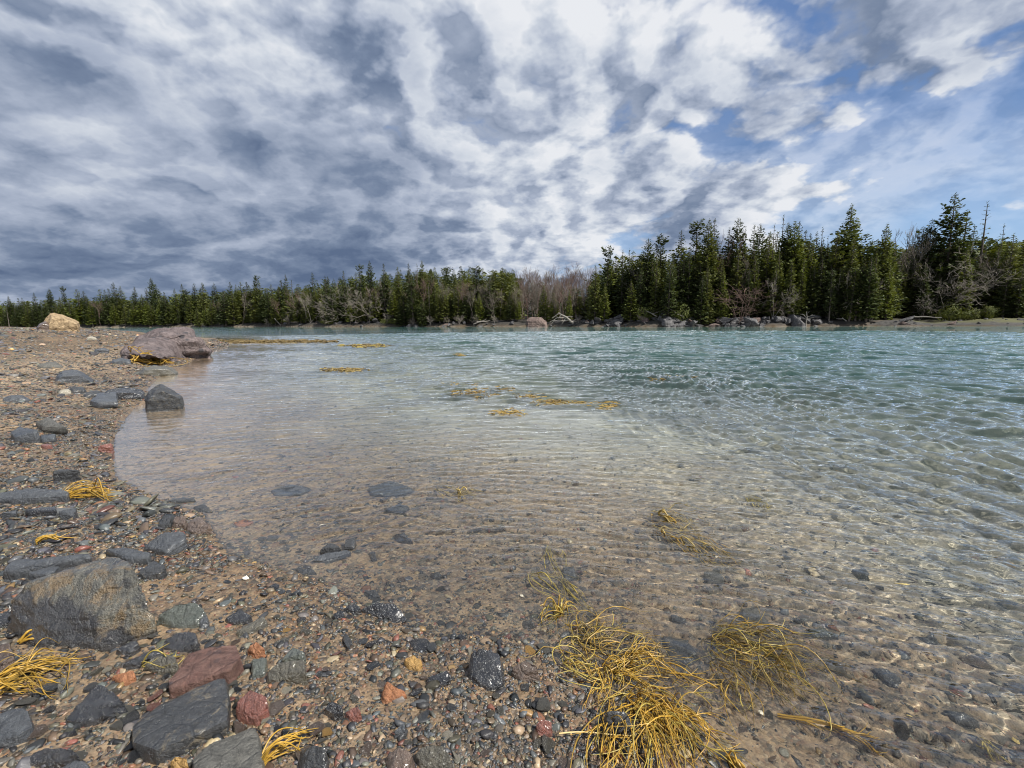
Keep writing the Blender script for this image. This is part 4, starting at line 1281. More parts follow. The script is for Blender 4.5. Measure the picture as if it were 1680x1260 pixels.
def spruce_mesh(seed, H=14.0, W=2.6, clear=0.10, shape='cone', dens=1.0, gap=0.10, detail=1.0):
    """crown of drooping branches carrying many small needle sprays; also the trunk"""
    q = np.random.default_rng(seed)
    quads = []
    limbs, lrad = [], []
    z = clear * H
    while z < H * 0.985:
        t = z / H
        if shape == 'cone':
            L = W * (1 - t) ** 0.85 * (0.35 + 0.65 * min(1, (t - clear + 0.02) * 6 + 0.35))
        elif shape == 'column':
            L = W * (1 - t) ** 0.68 * 0.88
        elif shape == 'club':
            L = W * (0.36 + 0.20 * math.exp(-((t - 0.90) / 0.05) ** 2) + 0.62 * max(0, 0.8 - t)) * min(1, (1 - t) * 9 + 0.2)
        elif shape == 'sparse':
            L = W * (1 - t) ** 0.75 * 0.7
        else:
            L = W * (1 - t) ** 0.7
        nb = int(q.integers(5, 8)) if shape != 'sparse' else int(q.integers(3, 5))
        a0 = q.uniform(0, 6.28)
        for b in range(nb):
            if q.random() < gap:
                continue
            a = a0 + b * 6.283 / nb + q.normal() * 0.25
            l = L * q.uniform(0.65, 1.2)
            droop = (0.45 - 0.95 * t) + q.normal() * 0.10
            m = 6
            s = np.linspace(0, 1, m)
            zz = z - l * droop * s + l * 0.32 * s ** 2.2
            P_ = np.stack([np.cos(a) * l * s, np.sin(a) * l * s, zz], 1)
            limbs.append(P_)
            lrad.append(0.035 * (0.4 + l / W) * (1 - 0.8 * s))
            ns = max(2, int(l * 8.0 * dens * detail))
            for k in range(ns):
                u_ = (0.12 + 0.90 * ((k + q.random()) / ns)) if shape != 'sparse' else 0.25 + 0.78 * ((k + q.random()) / ns)
                u_ = min(u_, 1.04)
                c = np.array([np.cos(a) * l * u_, np.sin(a) * l * u_, np.interp(u_, s, zz)])
                side = q.choice([-1, 0, 1], p=[.42, .16, .42])
                ha = a + side * q.uniform(0.5, 1.1)
                sl = (0.30 + 0.30 * (1 - abs(u_ - 0.5))) * q.uniform(0.7, 1.35) * (0.30 + 0.70 * min(1, l / 1.4)) / detail ** 0.5
                sw = sl * q.uniform(0.26, 0.42)
                dz = q.normal() * 0.22 - 0.16 + 0.25 * t
                d = np.array([math.cos(ha), math.sin(ha), dz])
                w_ = np.array([-math.sin(ha), math.cos(ha), q.normal() * 0.7])
                w_ /= np.linalg.norm(w_)
                quads.append(np.stack([c - w_ * sw * 0.35, c + d * sl * 0.55 - w_ * sw, c + d * sl, c + d * sl * 0.5 + w_ * sw]))
        z += (0.30 if shape != 'sparse' else 0.42) * q.uniform(0.75, 1.3) * (1.0 / max(0.6, dens)) ** 0.5
    # the leader
    for k in range(10):
        c = np.array([0, 0, H * (0.945 + 0.052 * k / 10)])
        ha = q.uniform(0, 6.28)
        d = np.array([math.cos(ha), math.sin(ha), 0.9])
        w_ = np.array([-math.sin(ha), math.cos(ha), 0.2])
        quads.append(np.stack([c, c + d * .09 - w_ * .05, c + d * .20, c + d * .09 + w_ * .05]))
    Q = np.array(quads)
    lv, lf = tubes(limbs, lrad, 3)
    v = np.concatenate([Q.reshape(-1, 3), lv])
    f = np.concatenate([np.arange(len(Q) * 4).reshape(-1, 4), lf + len(Q) * 4])
    mi = np.concatenate([np.zeros(len(Q), np.int32), np.ones(len(lf), np.int32)])
    s = np.linspace(0, 1, 9)
    bend = q.normal() * 0.12
    tv, tf = tubes([np.stack([bend * np.sin(s * 3.1), 0 * s, s * H * 0.99 - 0.3], 1)], [0.021 * H * (1 - 0.93 * s) * 0.7 + 0.012], 7)
    return v, f, mi, tv, tf, H


def bare_mesh(seed, H=12.0, spread=0.5, multi=1, levels=5, up=0.5, fork=3):
    """a leafless tree: trunk and limbs, and the fine twigs as its crown"""
    q = np.random.default_rng(seed)
    trunk, tr, twig, wr_ = [], [], [], []

    def grow(p, d, L, r_, lev):
        m = 5
        pts = [p]
        dd = d.copy()
        for i in range(m - 1):
            dd = dd + q.normal(size=3) * 0.13
            dd[2] += 0.05 * up
            dd /= np.linalg.norm(dd)
            pts.append(pts[-1] + dd * L / (m - 1))
        pts = np.array(pts)
        rad = r_ * np.linspace(1, 0.6, m)
        (trunk if lev >= levels - 2 else twig).append(pts)
        (tr if lev >= levels - 2 else wr_).append(np.maximum(rad, 0.011))
        if lev == 0:
            return
        n = int(q.integers(fork - 1, fork + 2))
        for k in range(n):
            t = 1.0 if k == 0 else q.uniform(0.35, 1.0)
            i = t * (m - 1)
            i0 = min(int(i), m - 2)
            b = pts[i0] + (pts[i0 + 1] - pts[i0]) * (i - i0)
            nd = dd + q.normal(size=3) * (spread * (0.45 if k == 0 else 1.0))
            nd[2] += up * 0.25
            nd /= np.linalg.norm(nd)
            grow(b, nd, L * q.uniform(0.55, 0.82), r_ * (0.68 if k == 0 else 0.48), lev - 1)

    for k in range(multi):
        d = np.array([q.normal() * 0.28 * (multi > 1), q.normal() * 0.28 * (multi > 1), 1.0])
        grow(np.array([q.normal() * 0.25 * (multi > 1), q.normal() * 0.25 * (multi > 1), -0.3]), d / np.linalg.norm(d), H * 0.36, 0.011 * H / multi ** 0.5, levels)
    tv, tf = tubes(trunk, tr, 5)
    v, f = tubes(twig, wr_, 3)
    k = H / max(v[:, 2].max(), tv[:, 2].max())
    return v * k, f, tv * k, tf, H


KIND = {}


def spruce_kind(key, n, mat, **kw):
    lst = []
    for i in range(n):
        v, f, mi, tv, tf, H = spruce_mesh(hash_seed(key) + i, **kw)
        me = mesh_np('crown', v, f, False)
        me.materials.append(M[mat])
        me.materials.append(M['bark'])
        me.polygons.foreach_set('material_index', mi)
        tm = mesh_np('trunk', tv, tf, True)
        tm.materials.append(M['bark'])
        lst.append((me, tm, H))
    KIND[key] = lst


def hash_seed(s):
    return sum(ord(c) * (i + 3) for i, c in enumerate(s)) % 9973


def bare_kind(key, n, mat, **kw):
    lst = []
    for i in range(n):
        v, f, tv, tf, H = bare_mesh(hash_seed(key) + i * 7, **kw)
        me = mesh_np('crown', v, f, False)
        me.materials.append(M[mat])
        tm = mesh_np('trunk', tv, tf, True)
        tm.materials.append(M[mat])
        lst.append((me, tm, H))
    KIND[key] = lst


for mt, wd in (('dark', 'needles_dark'), ('green', 'needles_green'), ('bright', 'needles_bright')):
    spruce_kind('cone_' + mt, 4, wd, H=14, W=2.5, shape='cone', clear=.06)
    spruce_kind('column_' + mt, 3, wd, H=14, W=2.1, shape='column', clear=.10, gap=.16)
spruce_kind('club_dark', 3, 'needles_dark', H=15, W=2.1, shape='club', clear=.22, gap=.18)
spruce_kind('open_dark', 3, 'needles_dark', H=17, W=3.6, shape='open', clear=.20, gap=.14, dens=.9)
spruce_kind('sparse_dark', 3, 'needles_dark', H=15, W=1.9, shape='sparse', clear=.35, gap=.22, dens=.55)
spruce_kind('full_dark', 2, 'needles_green', H=16, W=3.3, shape='cone', clear=.03, gap=.04, dens=1.25)
bare_kind('bare_grey', 4, 'grey_bark', H=11, spread=.42, levels=5, up=.75, fork=3)
bare_kind('bare_red', 3, 'red_twig', H=11, spread=.40, levels=5, up=.75, fork=3)
bare_kind('bare_pale', 3, 'pale_bark', H=10, spread=.62, levels=5, up=.35, multi=3, fork=3)
bare_kind('low_bare', 2, 'pale_bark', H=5, spread=.75, levels=4, up=.15, multi=3, fork=3)
bare_kind('low_red', 2, 'red_twig', H=5, spread=.75, levels=4, up=.15, multi=3, fork=3)

LANDMARK = [(20, 'the far left shore'), (100, 'the tan boulder'), (190, 'the beach crest'), (290, 'the purple ledge'), (380, 'the left bay'), (455, 'the leaning white log'), (512, 'the pale bare tree'),
            (610, 'the two tall spires'), (690, 'the tall mid-shore spire'), (770, 'the wooded hill'), (880, 'the pink boulder'), (930, 'the driftwood roots'), (1065, 'the broad dark spruce'), (1165, 'the double-topped spruce'),
            (1214, 'the reddish bare tree'), (1322, 'the white dead sapling'), (1398, 'the big blue-green spruce'), (1456, 'the rounded spruce'), (1568, 'the tallest open spruce'), (1640, 'the right photo edge')]
PLACED = []


def plant(kind, px, top, off, wide=1.0, label=None, name='spruce_tree', cat='tree', group='spruces along the far shore', lean=0.0, hmin=2.0):
    loc, h = far_point(px, top, off)
    h = max(h, hmin)
    me, tm, H = KIND[kind][rnd.randrange(len(KIND[kind]))]
    k = h / H
    root = empty(name, loc)
    root.scale = (k * wide, k * wide, k)
    root.rotation_euler = (lean * 0.3, lean, rnd.uniform(0, 6.28) if not lean else 0.0)
    for nm, m in (('crown', me), ('trunk', tm)):
        o = bpy.data.objects.new(nm, m)
        COL.objects.link(o)
        o.parent = root
    PLACED.append((root, kind, px, top, off, h, label, cat, group))
    return root


# the trees one can tell apart on the near part of the far shore
HT = [(977, 434, 2, 'cone_green', 1.05), (998, 402, 7, 'club_dark', .9), (1022, 410, 6, 'column_dark', .95), (1033, 408, 11, 'column_dark', .7), (993, 464, 1.5, 'cone_bright', 1.0), (1036, 461, 1.5, 'cone_green', 1.5),
      (1064, 390, 7, 'open_dark', 1.0), (1085, 383, 13, 'club_dark', 1.0), (1078, 420, 4, 'column_green', .9), (1118, 377, 9, 'column_dark', 1.0), (1105, 415, 4, 'cone_dark', .9), (1144, 361, 14, 'club_dark', 1.1), (1164, 358.5, 5, 'full_dark', .9),
      (1173, 358, 8, 'column_dark', .9), (1132, 405, 4.5, 'column_dark', 1.0), (1197, 373, 9, 'column_dark', 1.1), (1212, 355.5, 9, 'open_dark', .85), (1224, 371, 14, 'sparse_dark', .9), (1238, 368, 11, 'column_dark', .9),
      (1248, 366, 13, 'open_dark', .8), (1263, 381, 7, 'cone_green', 1.0), (1271, 365, 14, 'sparse_dark', .9), (1286, 352, 15, 'sparse_dark', 1.0), (1294, 364, 9, 'open_dark', .8), (1305, 360, 8, 'full_dark', .95), (1312, 363, 11, 'column_dark', 1.0),
      (1330, 383, 12, 'cone_dark', .9), (1335, 396, 6, 'cone_bright', .9), (1341, 379, 13, 'column_dark', .9), (1350, 372, 15, 'sparse_dark', 1.0), (1359, 387, 16, 'sparse_dark', .8), (1375, 379, 7, 'cone_green', 1.1), (1398, 333, 12, 'full_dark', 1.0),
      (1402, 389, 5, 'cone_green', 1.0), (1456, 365, 7, 'full_dark', .9), (1440, 392, 10, 'cone_dark', .9), (1470, 400, 13, 'cone_dark', 1.0), (1490, 384, 20, 'sparse_dark', 1.0), (1516, 372, 21, 'club_dark', 1.0), (1530, 358, 20, 'open_dark', .75), (1568, 315, 19, 'open_dark', 1.0),
      (1588, 345, 20, 'column_dark', 1.2), (1621, 329, 22, 'sparse_dark', 1.05), (1600, 368, 24, 'column_dark', .9), (1648, 367, 26, 'sparse_dark', .9), (1664, 382, 18, 'cone_green', 1.1), (1690, 378, 20, 'cone_green', 1.2), (1640, 400, 22, 'column_dark', 1.0),
      (1500, 420, 18, 'cone_dark', 1.2), (1545, 425, 17, 'column_dark', 1.2), (1420, 425, 6, 'column_green', .9), (1385, 440, 4, 'cone_dark', 1.2), (1300, 425, 3.5, 'column_green', 1.2), (1275, 430, 4, 'cone_green', 1.1), (1240, 420, 5, 'column_green', 1.0),
      (1185, 425, 3.5, 'column_green', 1.1), (1205, 430, 6, 'cone_dark', 1.1), (1150, 430, 4, 'column_dark', 1.1), (1052, 440, 3, 'cone_dark', 1.0), (934, 475, 1.5, 'cone_bright', .8), (1320, 420, 5, 'cone_bright', .8), (1462, 430, 5, 'cone_bright', .8),
      (1188, 440, 3, 'cone_bright', .7), (1350, 420, 5, 'column_dark', 1.2), (1365, 430, 6, 'column_dark', 1.1), (1615, 430, 17, 'column_dark', 1.2), (1680, 430, 15, 'cone_dark', 1.3), (1655, 440, 15, 'column_dark', 1.2),
      # middle and left
      (563, 444, 8, 'cone_dark', 1), (590, 433, 10, 'club_dark', .8), (606, 427, 12, 'open_dark', .7), (629, 432, 10, 'cone_dark', 1), (652, 436, 8, 'cone_green', 1), (670, 431, 12, 'column_dark', .8), (684, 432, 14, 'sparse_dark', 1), (692, 427, 9, 'full_dark', .9),
      (707, 441, 12, 'cone_dark', 1), (533, 452, 9, 'column_dark', 1), (512, 446, 14, 'cone_dark', .8), (468, 449, 12, 'cone_dark', .9), (420, 451, 14, 'club_dark', .9), (247, 455, 12, 'open_dark', .7), (80, 473, 8, 'open_dark', .8), (55, 480, 8, 'cone_dark', 1), (13, 485, 8, 'cone_dark', 1),
      (102, 469, 14, 'club_dark', .8), (185, 462, 16, 'cone_dark', 1), (240, 492, 2, 'cone_bright', 1.3), (262, 490, 2, 'cone_bright', 1.2), (380, 478, 3, 'cone_green', 1.5), (220, 470, 8, 'cone_dark', 1.1)]
for px, top, off, kd, wd in HT:
    plant(kd, px, top, off, wd)

SKX = [-60, 0, 50, 100, 140, 180, 250, 330, 400, 430, 512, 560, 600, 640, 690, 725, 770, 830, 870, 930, 970, 1000, 1060, 1140, 1220, 1300, 1400, 1470, 1560, 1640, 1740]
SKY_ = [492, 488, 484, 476, 472, 468, 465, 464, 461, 455, 452, 449, 442, 442, 440, 436, 436, 438, 445, 452, 462, 418, 404, 384, 376, 376, 378, 395, 362, 392, 395]


def skyline(px):
    return float(np.interp(px, SKX, SKY_))


n_sp = len(HT)
px = -40.0
while px < 1720 and n_sp < 285:
    mid = px < 960
    px += (rnd.uniform(4.5, 9.5) if mid else rnd.uniform(7, 13))
    if 845 < px < 965 and rnd.random() < 0.72:
        continue
    base_y = 533 if mid else 520
    sk = skyline(px)
    row = rnd.random()
    if row < 0.5:      # at the water's edge
        top, off = sk + (base_y - sk) * rnd.uniform(0.20, 0.60), rnd.uniform(1.5, 6)
    elif row < 0.8:
        top, off = sk + (base_y - sk) * rnd.uniform(0.06, 0.28), rnd.uniform(6, 16)
    else:
        top, off = sk + rnd.uniform(-1, 6), rnd.uniform(14, 30)
    if px > 1460:
        off += 13
    kd = rnd.choices(['cone_dark', 'cone_green', 'column_dark', 'column_green', 'cone_bright', 'club_dark', 'sparse_dark', 'column_bright'], (4, 6, 3, 4.5, 1.6, 1.0, 0.6, 1.2) if mid else (5, 4, 4, 3, 0.9, 1.2, 0.6, .6))[0]
    plant(kd, px, top, off, rnd.uniform(1.1, 1.6) if mid else rnd.uniform(0.9, 1.3), lean=rnd.gauss(0, .025))
    n_sp += 1

BG = 'bare trees among the spruces'
nb0 = len(PLACED)
BT = [(508, 478, 2.5, 'bare_pale', 1.3, 'round pale grey leafless tree on the shore left of the bay middle'), (1592, 398, 17, 'bare_pale', 1.15, 'wide pale leafless tree standing before the tallest open spruce'),
      (1214, 458, 2.5, 'low_red', 1.5, 'low reddish leafless tree with level branches over the shore rocks'), (1560, 440, 16, 'bare_pale', 1.0, 'pale thin leafless tree just left of the wide pale one'),
      (1405, 440, 3.5, 'bare_pale', .75, 'small grey leafless tree below the big blue-green spruce'), (1490, 360, 19, 'bare_grey', 1.0, 'tall grey leafless tree against the sky right of the rounded spruce'),
      (1505, 366, 22, 'bare_grey', 1.0, 'second tall grey leafless tree, between the rounded and the open spruce'), (1480, 372, 23, 'bare_grey', .9, 'slim grey leafless tree touching the rounded spruce'),
      (1430, 475, 4, 'low_bare', 1.1, 'low grey leafless bush-like tree left of the grassy shore'), (1512, 470, 15, 'low_bare', .8, 'small bleached leafless tree over the grassy shore'),
      (1240, 418, 6, 'bare_grey', 1.0, 'grey leafless tree in front of the dark spruces beside the reddish one'), (1275, 445, 2.5, 'bare_pale', .6, 'thin pale leafless tree with a white stem above the rocks'),
      (1050, 430, 6, 'bare_grey', .9, 'grey leafless tree before the broad dark spruce'), (1132, 400, 12, 'bare_grey', .8, 'grey leafless tree between the broad and double-topped spruces'),
      (1200, 385, 12, 'bare_red', .9, 'brownish leafless tree right of the double-topped spruce'), (160, 492, 4, 'bare_red', 1.1, 'pinkish leafless tree above the beach right of the tan boulder'),
      (1660, 398, 24, 'bare_grey', 1.0, 'grey leafless tree near the right photo edge'), (1630, 410, 22, 'bare_grey', 1.0, 'grey leafless tree right of the sparse leaning spruce'), (1530, 395, 23, 'bare_red', 1.0, 'reddish leafless tree left of the tallest open spruce')]
for px, top, off, kd, wd, lab in BT:
    plant(kd, px, top, off, wd, lab, 'bare_tree', 'tree', BG)
for k in range(34):
    px = 852 + 118 * (k + rnd.random()) / 34
    plant('bare_red' if rnd.random() < .45 else 'bare_grey', px, np.interp(px, [850, 880, 915, 950, 972], [440, 431, 425, 427, 433]) + abs(rnd.gauss(0, 9)) + (k % 3) * 9, 10 + 9 * (2 - k % 3) + rnd.uniform(0, 5), rnd.uniform(.7, 1.0), None, 'bare_tree', 'tree', BG)
for k in range(26):
    px = 760 + 190 * (k + rnd.random()) / 26
    plant(rnd.choice(['bare_grey', 'bare_red', 'bare_grey']), px, rnd.uniform(452, 482), rnd.uniform(3, 9), rnd.uniform(.7, 1.1), None, 'bare_tree', 'tree', BG)
for k in range(20):
    px = rnd.uniform(270, 760)
    plant(rnd.choice(['bare_grey', 'bare_pale', 'bare_red']), px, skyline(px) + rnd.uniform(10, 40), rnd.uniform(2, 12), rnd.uniform(.8, 1.2), None, 'bare_tree', 'tree', BG)
for k in range(12):
    px = rnd.uniform(430, 960)
    plant('low_bare', px, rnd.uniform(508, 520), rnd.uniform(0.6, 1.8), rnd.uniform(.8, 1.2), None, 'bare_bush', 'bush', 'bare bushes over the shore rocks', hmin=1.0)


def words_for(kind, off, h):
    form = {'cone': 'cone-shaped', 'column': 'slim', 'club': 'club-topped', 'open': 'open-branched', 'sparse': 'sparse', 'full': 'full', 'bare': 'leafless', 'low': 'low leafless'}[kind.split('_')[0]]
    tone = {'dark': 'dark', 'green': 'green', 'bright': 'yellow-green', 'grey': 'grey', 'red': 'reddish', 'pale': 'pale', 'bare': 'grey'}[kind.split('_')[1]]
    row = 'at the shore' if off < 6 else ('in the second row' if off < 13 else 'in the back row')
    return form, tone, row


byl = {}
for rec in PLACED:
    root, kind, px, top, off, h, label, cat, group = rec
    if label:
        tag(root, label, cat, group)
        continue
    form, tone, row = words_for(kind, off - (13 if px > 1460 else 0), h)
    lm = min(LANDMARK, key=lambda q: abs(q[0] - px))
    noun = 'tree' if kind.startswith('bare') else ('bush' if kind.startswith('low') else 'spruce')
    byl.setdefault((form, tone, noun, row, lm[1]), []).append(rec)
for (form, tone, noun, row, lm), lst in byl.items():
    lst.sort(key=lambda q: q[2])
    for k, rec in enumerate(lst):
        lead = f'{form} {tone} {noun} {row} by {lm}'
        if len(lst) > 1:
            lead = f'{ORD[k]} {form} {tone} {noun} from left {row[7:] if row.startswith("in the ") else row} by {lm}'
        tag(rec[0], lead, rec[7], rec[8])

# the wood behind, which reads as one mass
fv, ff, fm = [], [], []
o_ = 0
low = [spruce_mesh(500 + k, H=13, W=2.5, shape=s_, clear=.08, gap=.1, dens=.75, detail=.42) for k, s_ in enumerate(['cone', 'column', 'cone', 'club', 'column'])]
FP = []
for k in range(1700):
    px = rnd.uniform(-80, 1760)
    sk = skyline(px)
    if 845 < px < 965 and rnd.random() < .6:
        continue
    mid = px < 965
    if mid:
        off = rnd.uniform(8, 130)
    else:
        off = rnd.uniform(8, 60)
    if px > 1460:
        off += 14
    th = azim(px)
    rng_ = float(far_r(np.array([th]))[0]) + off
    p = on_range(px, 525, rng_)
    z = gz(p[0], p[1])
    top = on_range(px, sk + rnd.uniform(0, 10) + (12 if 845 < px < 965 else 0), rng_)
    h = min(rnd.uniform(8, 15.5), top[2] - z)
    if h < 3.5:
        continue
    FP.append((p[0], p[1], z, h))
for (x, y, z, h) in FP:
    v, f, mi, tv, tf, H = low[rnd.randrange(5)]
    nq = int((mi == 0).sum())
    v = v[:nq * 4]
    a = rnd.uniform(0, 6.28)
    k = h / H
    kw = k * rnd.uniform(1.1, 1.6)
    c, s = math.cos(a), math.sin(a)
    w_ = np.stack([(v[:, 0] * c - v[:, 1] * s) * kw + x, (v[:, 0] * s + v[:, 1] * c) * kw + y, v[:, 2] * k + z], 1)
    fv.append(w_)
    ff.append(np.arange(nq * 4).reshape(-1, 4) + o_)
    fm.append(np.full(nq, rnd.choices([0, 1, 2], (4, 5, 1.0))[0], np.int32))
    o_ += len(w_)
me = mesh_np('forest', np.concatenate(fv), np.concatenate(ff), False)
for q in ('needles_dark', 'needles_green', 'needles_bright'):
    me.materials.append(M[q])
me.polygons.foreach_set('material_index', np.concatenate(fm))
tag(add('forest', me), 'dense spruce wood rising behind the front trees of the far shore', 'forest', kind='stuff')

# low green shrubs at the forest edge
for px, top, off, wpx, lab in [(1560, 497, 12, 46, 'dark green rounded shrub on the grassy shore below the open spruce'), (1590, 506, 12, 34, 'small green shrub right of the rounded shrub'), (1060, 500, 1.5, 40, 'light green shrub hanging over the rocks by the broad spruce'),
                               (1120, 498, 2, 44, 'long green shrub under the trees left of the double-topped spruce'), (1400, 508, 3, 30, 'dark shrub above the shore at the grassy end'), (1625, 500, 14, 30, 'dark green shrub at the forest edge near the right'),
                               (640, 522, 1, 30, 'dark low shrub at the water edge under the mid trees'), (540, 524, 1.2, 26, 'grey-green low shrub at the water edge by the sandy strip')]:
    loc, h = far_point(px, top, off)
    h = max(h, 0.8)
    wm = wpx * math.hypot(loc.x, loc.y) / 756 * 0.55 * math.cos(azim(px))
    q = np.random.default_rng(int(px))
    n = 1500
    d = q.normal(size=(n, 3))
    d /= np.linalg.norm(d, axis=1, keepdims=True)
    rr_ = q.uniform(0.35, 1.0, n) ** 0.5 * (0.8 + 0.25 * np.sin(d[:, 0] * 5 + px) + 0.15 * np.sin(d[:, 1] * 7))
    c = d * rr_[:, None] * np.array([wm, wm * .8, h * 0.62]) + np.array([0, 0, h * 0.42])
    t = q.normal(size=(n, 3))
    t /= np.linalg.norm(t, axis=1, keepdims=True)
    b = np.cross(t, d)
    s = q.uniform(.08, .18, n)[:, None]
    Qv = np.stack([c - t * s, c - b * s * .5, c + t * s, c + b * s * .5], 1).reshape(-1, 3)
    root = empty('shrub', loc)
    o = add('crown', mesh_np('crown', Qv, np.arange(n * 4).reshape(-1, 4), False), M['needles_green'], root)
    st, sf = tubes([np.array([[0, 0, -.2], [q.normal() * .2, q.normal() * .2, h * .4], [q.normal() * wm * .5, q.normal() * wm * .4, h * .8]]) for _ in range(6)], [np.array([.05, .04, .015])] * 6, 5)
    add('stems', mesh_np('stems', st, sf, True), M['bark'], root)
    tag(root, lab, 'shrub', 'shrubs at the forest edge')

# ------------------------------------------------------------------ far shore: rocks, driftwood
stone_up('boulder', 'big pink-grey boulder standing on the far shoreline in mid bay', 'boulder', 'pink_boulder',
         [(863, 535.5), (863, 525), (868, 520.5), (880, 519.5), (890, 521.5), (896, 527), (898, 535)], float(far_r(np.array([azim(880)]))[0]) - 4, 3.0, 88, 0.9)
HERO.pop()
NSH = 0
shore_spots = []
for k in range(270):
    px = rnd.choices([rnd.uniform(945, 1345), rnd.uniform(560, 945), rnd.uniform(1340, 1690), rnd.uniform(330, 560)], (88, 34, 22, 8))[0]
    shore_spots.append(px)
shore_spots.sort()
rmeshes = []
for k in range(9):
    q = np.random.default_rng(700 + k)
    pts = [Vector((q.uniform(-1, 1), q.uniform(-.7, .7), q.uniform(-.4, .75))) for _ in range(13)]
    rmeshes.append(rock_mesh(pts, 300 + k, 1.0, 0.09))
    rmeshes[-1].materials.append(M['shore_rock'])
    rp = rmeshes[-1].copy()
    rp.materials.clear()
    rp.materials.append(M['pink_boulder'])
    rmeshes.append(rp)
bylm = {}
for px in shore_spots:
    th = azim(px, 528)
    off = rnd.uniform(-1.2, 3.6) if px < 1345 else rnd.uniform(0, 9)
    rng_ = float(far_r(np.array([th]))[0]) + off
    p = on_range(px, 528, rng_)
    z = gz(p[0], p[1])
    s1 = (rnd.lognormvariate(math.log(0.66), .45) if px < 1345 else rnd.lognormvariate(math.log(0.30), .35))
    pink = rnd.random() < 0.07
    o = bpy.data.objects.new('shore_rock', rmeshes[rnd.randrange(9) * 2 + int(pink)])
    COL.objects.link(o)
    o.location = (p[0], p[1], max(z, -0.1) + 0.1 * s1)
    o.scale = (s1 * rnd.uniform(.9, 1.7), s1, s1 * rnd.uniform(.7, 1.15))
    o.rotation_euler = (rnd.gauss(0, .2), rnd.gauss(0, .2), rnd.uniform(0, 6.28))
    lm = min(LANDMARK, key=lambda q: abs(q[0] - px))
    size = 'large' if s1 > .85 else ('small' if s1 < .5 else 'middle-sized')
    bylm.setdefault((size, 'pinkish' if pink else 'dark grey', 'in the water' if off < 0 else 'on the bank', lm[1]), []).append((px, o))
for (size, tone, where, lm), lst in bylm.items():
    for k, (px, o) in enumerate(sorted(lst, key=lambda q: q[0])):
        pre = '' if len(lst) == 1 else f'{ORD[k]} from left '
        tag(o, f'{pre}{size} {tone} rock {where} below {lm}', 'rock', 'rocks along the far shoreline')


def wood(name, label, px0, py0, px1, py1, off, r0, r1, extra=(), cat='log', group='driftwood on the far shore', mat='bleached_wood', doff=0.0):
    th = azim(px0, py0)
    rng_ = float(far_r(np.array([th]))[0]) + off
    paths, rads = [], []
    for (a, b, c, d, q0, q1) in ((px0, py0, px1, py1, r0, r1), *extra):
        A_, B_ = on_range(a, b, rng_), on_range(c, d, rng_ + doff)
        t = np.linspace(0, 1, 7)
        P_ = A_ + (B_ - A_) * t[:, None]
        L = np.linalg.norm(B_ - A_)
        P_ += np.stack([np.sin(t * 5 + a) * .03 * L, np.cos(t * 4 + b) * .05 * L, np.sin(t * 6 + c) * .03 * L], 1) * np.sin(t * math.pi)[:, None]
        paths.append(P_)
        rads.append(q0 + (q1 - q0) * t)
    v, f = tubes(paths, rads, 7)
    c = v.mean(0)
    o = add(name, mesh_np(name, v - c, f, True), M[mat], None, tuple(c))
    tag(o, label, cat, group)


wood('fallen_log', 'pale bleached log leaning on the bank in the left bay', 461, 534, 450, 522, 1.0, .17, .08)
wood('driftwood', 'bleached root tangle on the shore right of the pink boulder', 941, 530, 916, 513, -1, .30, .10,
     ((918, 513, 906, 522, .12, .05), (930, 522, 912, 520, .15, .05), (934, 525, 908, 527, .16, .05), (926, 520, 940, 519, .10, .04), (921, 516, 915, 525, .10, .04), (938, 528, 948, 522, .12, .04), (915, 521, 901, 529, .08, .03), (928, 522, 922, 531, .12, .05), (910, 524, 905, 531, .1, .05)), 'driftwood')
wood('dead_sapling', 'small white dead tree with bare branches standing in the shallows', 1322, 535, 1324, 519, -2.5, .11, .05,
     ((1324, 522, 1316, 515, .06, .025), (1324, 521, 1333, 516, .06, .025), (1324, 519, 1323, 511, .06, .02), (1323, 524, 1313, 521, .05, .02), (1324, 523, 1336, 521, .05, .02), (1319, 517, 1313, 515, .03, .015), (1330, 518, 1337, 517, .03, .015), (1323, 515, 1328, 511, .03, .015)), 'tree')
wood('driftwood', 'curved pale branch on the gravel shore left of the grass', 1390, 529, 1382, 521, 2, .12, .05, ((1384, 523, 1372, 523, .09, .04),), 'driftwood')
wood('driftwood', 'pale stick lying across the rocks below the broad dark spruce', 1078, 519, 1060, 510, 1.0, .10, .05, ((1070, 515, 1082, 511, .06, .03),), 'driftwood')
wood('fallen_log', 'grey fallen trunk slanting over the rocks by the double-topped spruce', 1122, 520, 1096, 506, 1.5, .14, .06, ((1110, 514, 1104, 519, .06, .03),), 'log')
wood('driftwood', 'pale log lying along the grassy shore', 1500, 520, 1545, 521, 7, .12, .08, (), 'log')
wood('driftwood', 'twisted pale roots at the water edge below the wooded hill', 782, 529, 804, 526, -.5, .22, .08, ((790, 528, 798, 523, .1, .04), (784, 529, 776, 532, .12, .06)), 'driftwood')
# ------------------------------------------------------------------ light and sky
SUN_AZ, SUN_EL = math.radians(122), math.radians(50)   # azimuth clockwise from the view direction
sd = Vector((math.sin(SUN_AZ) * math.cos(SUN_EL), math.cos(SUN_AZ) * math.cos(SUN_EL), math.sin(SUN_EL)))
ld = bpy.data.lights.new('sun', 'SUN')
ld.energy = 5.0
ld.angle = math.radians(0.6)
ld.color = (1.0, 0.95, 0.87)
ld.cycles.is_caustics_light = True
so = bpy.data.objects.new('sun', ld)
COL.objects.link(so)
so.rotation_euler = (-sd).to_track_quat('-Z', 'Y').to_euler()

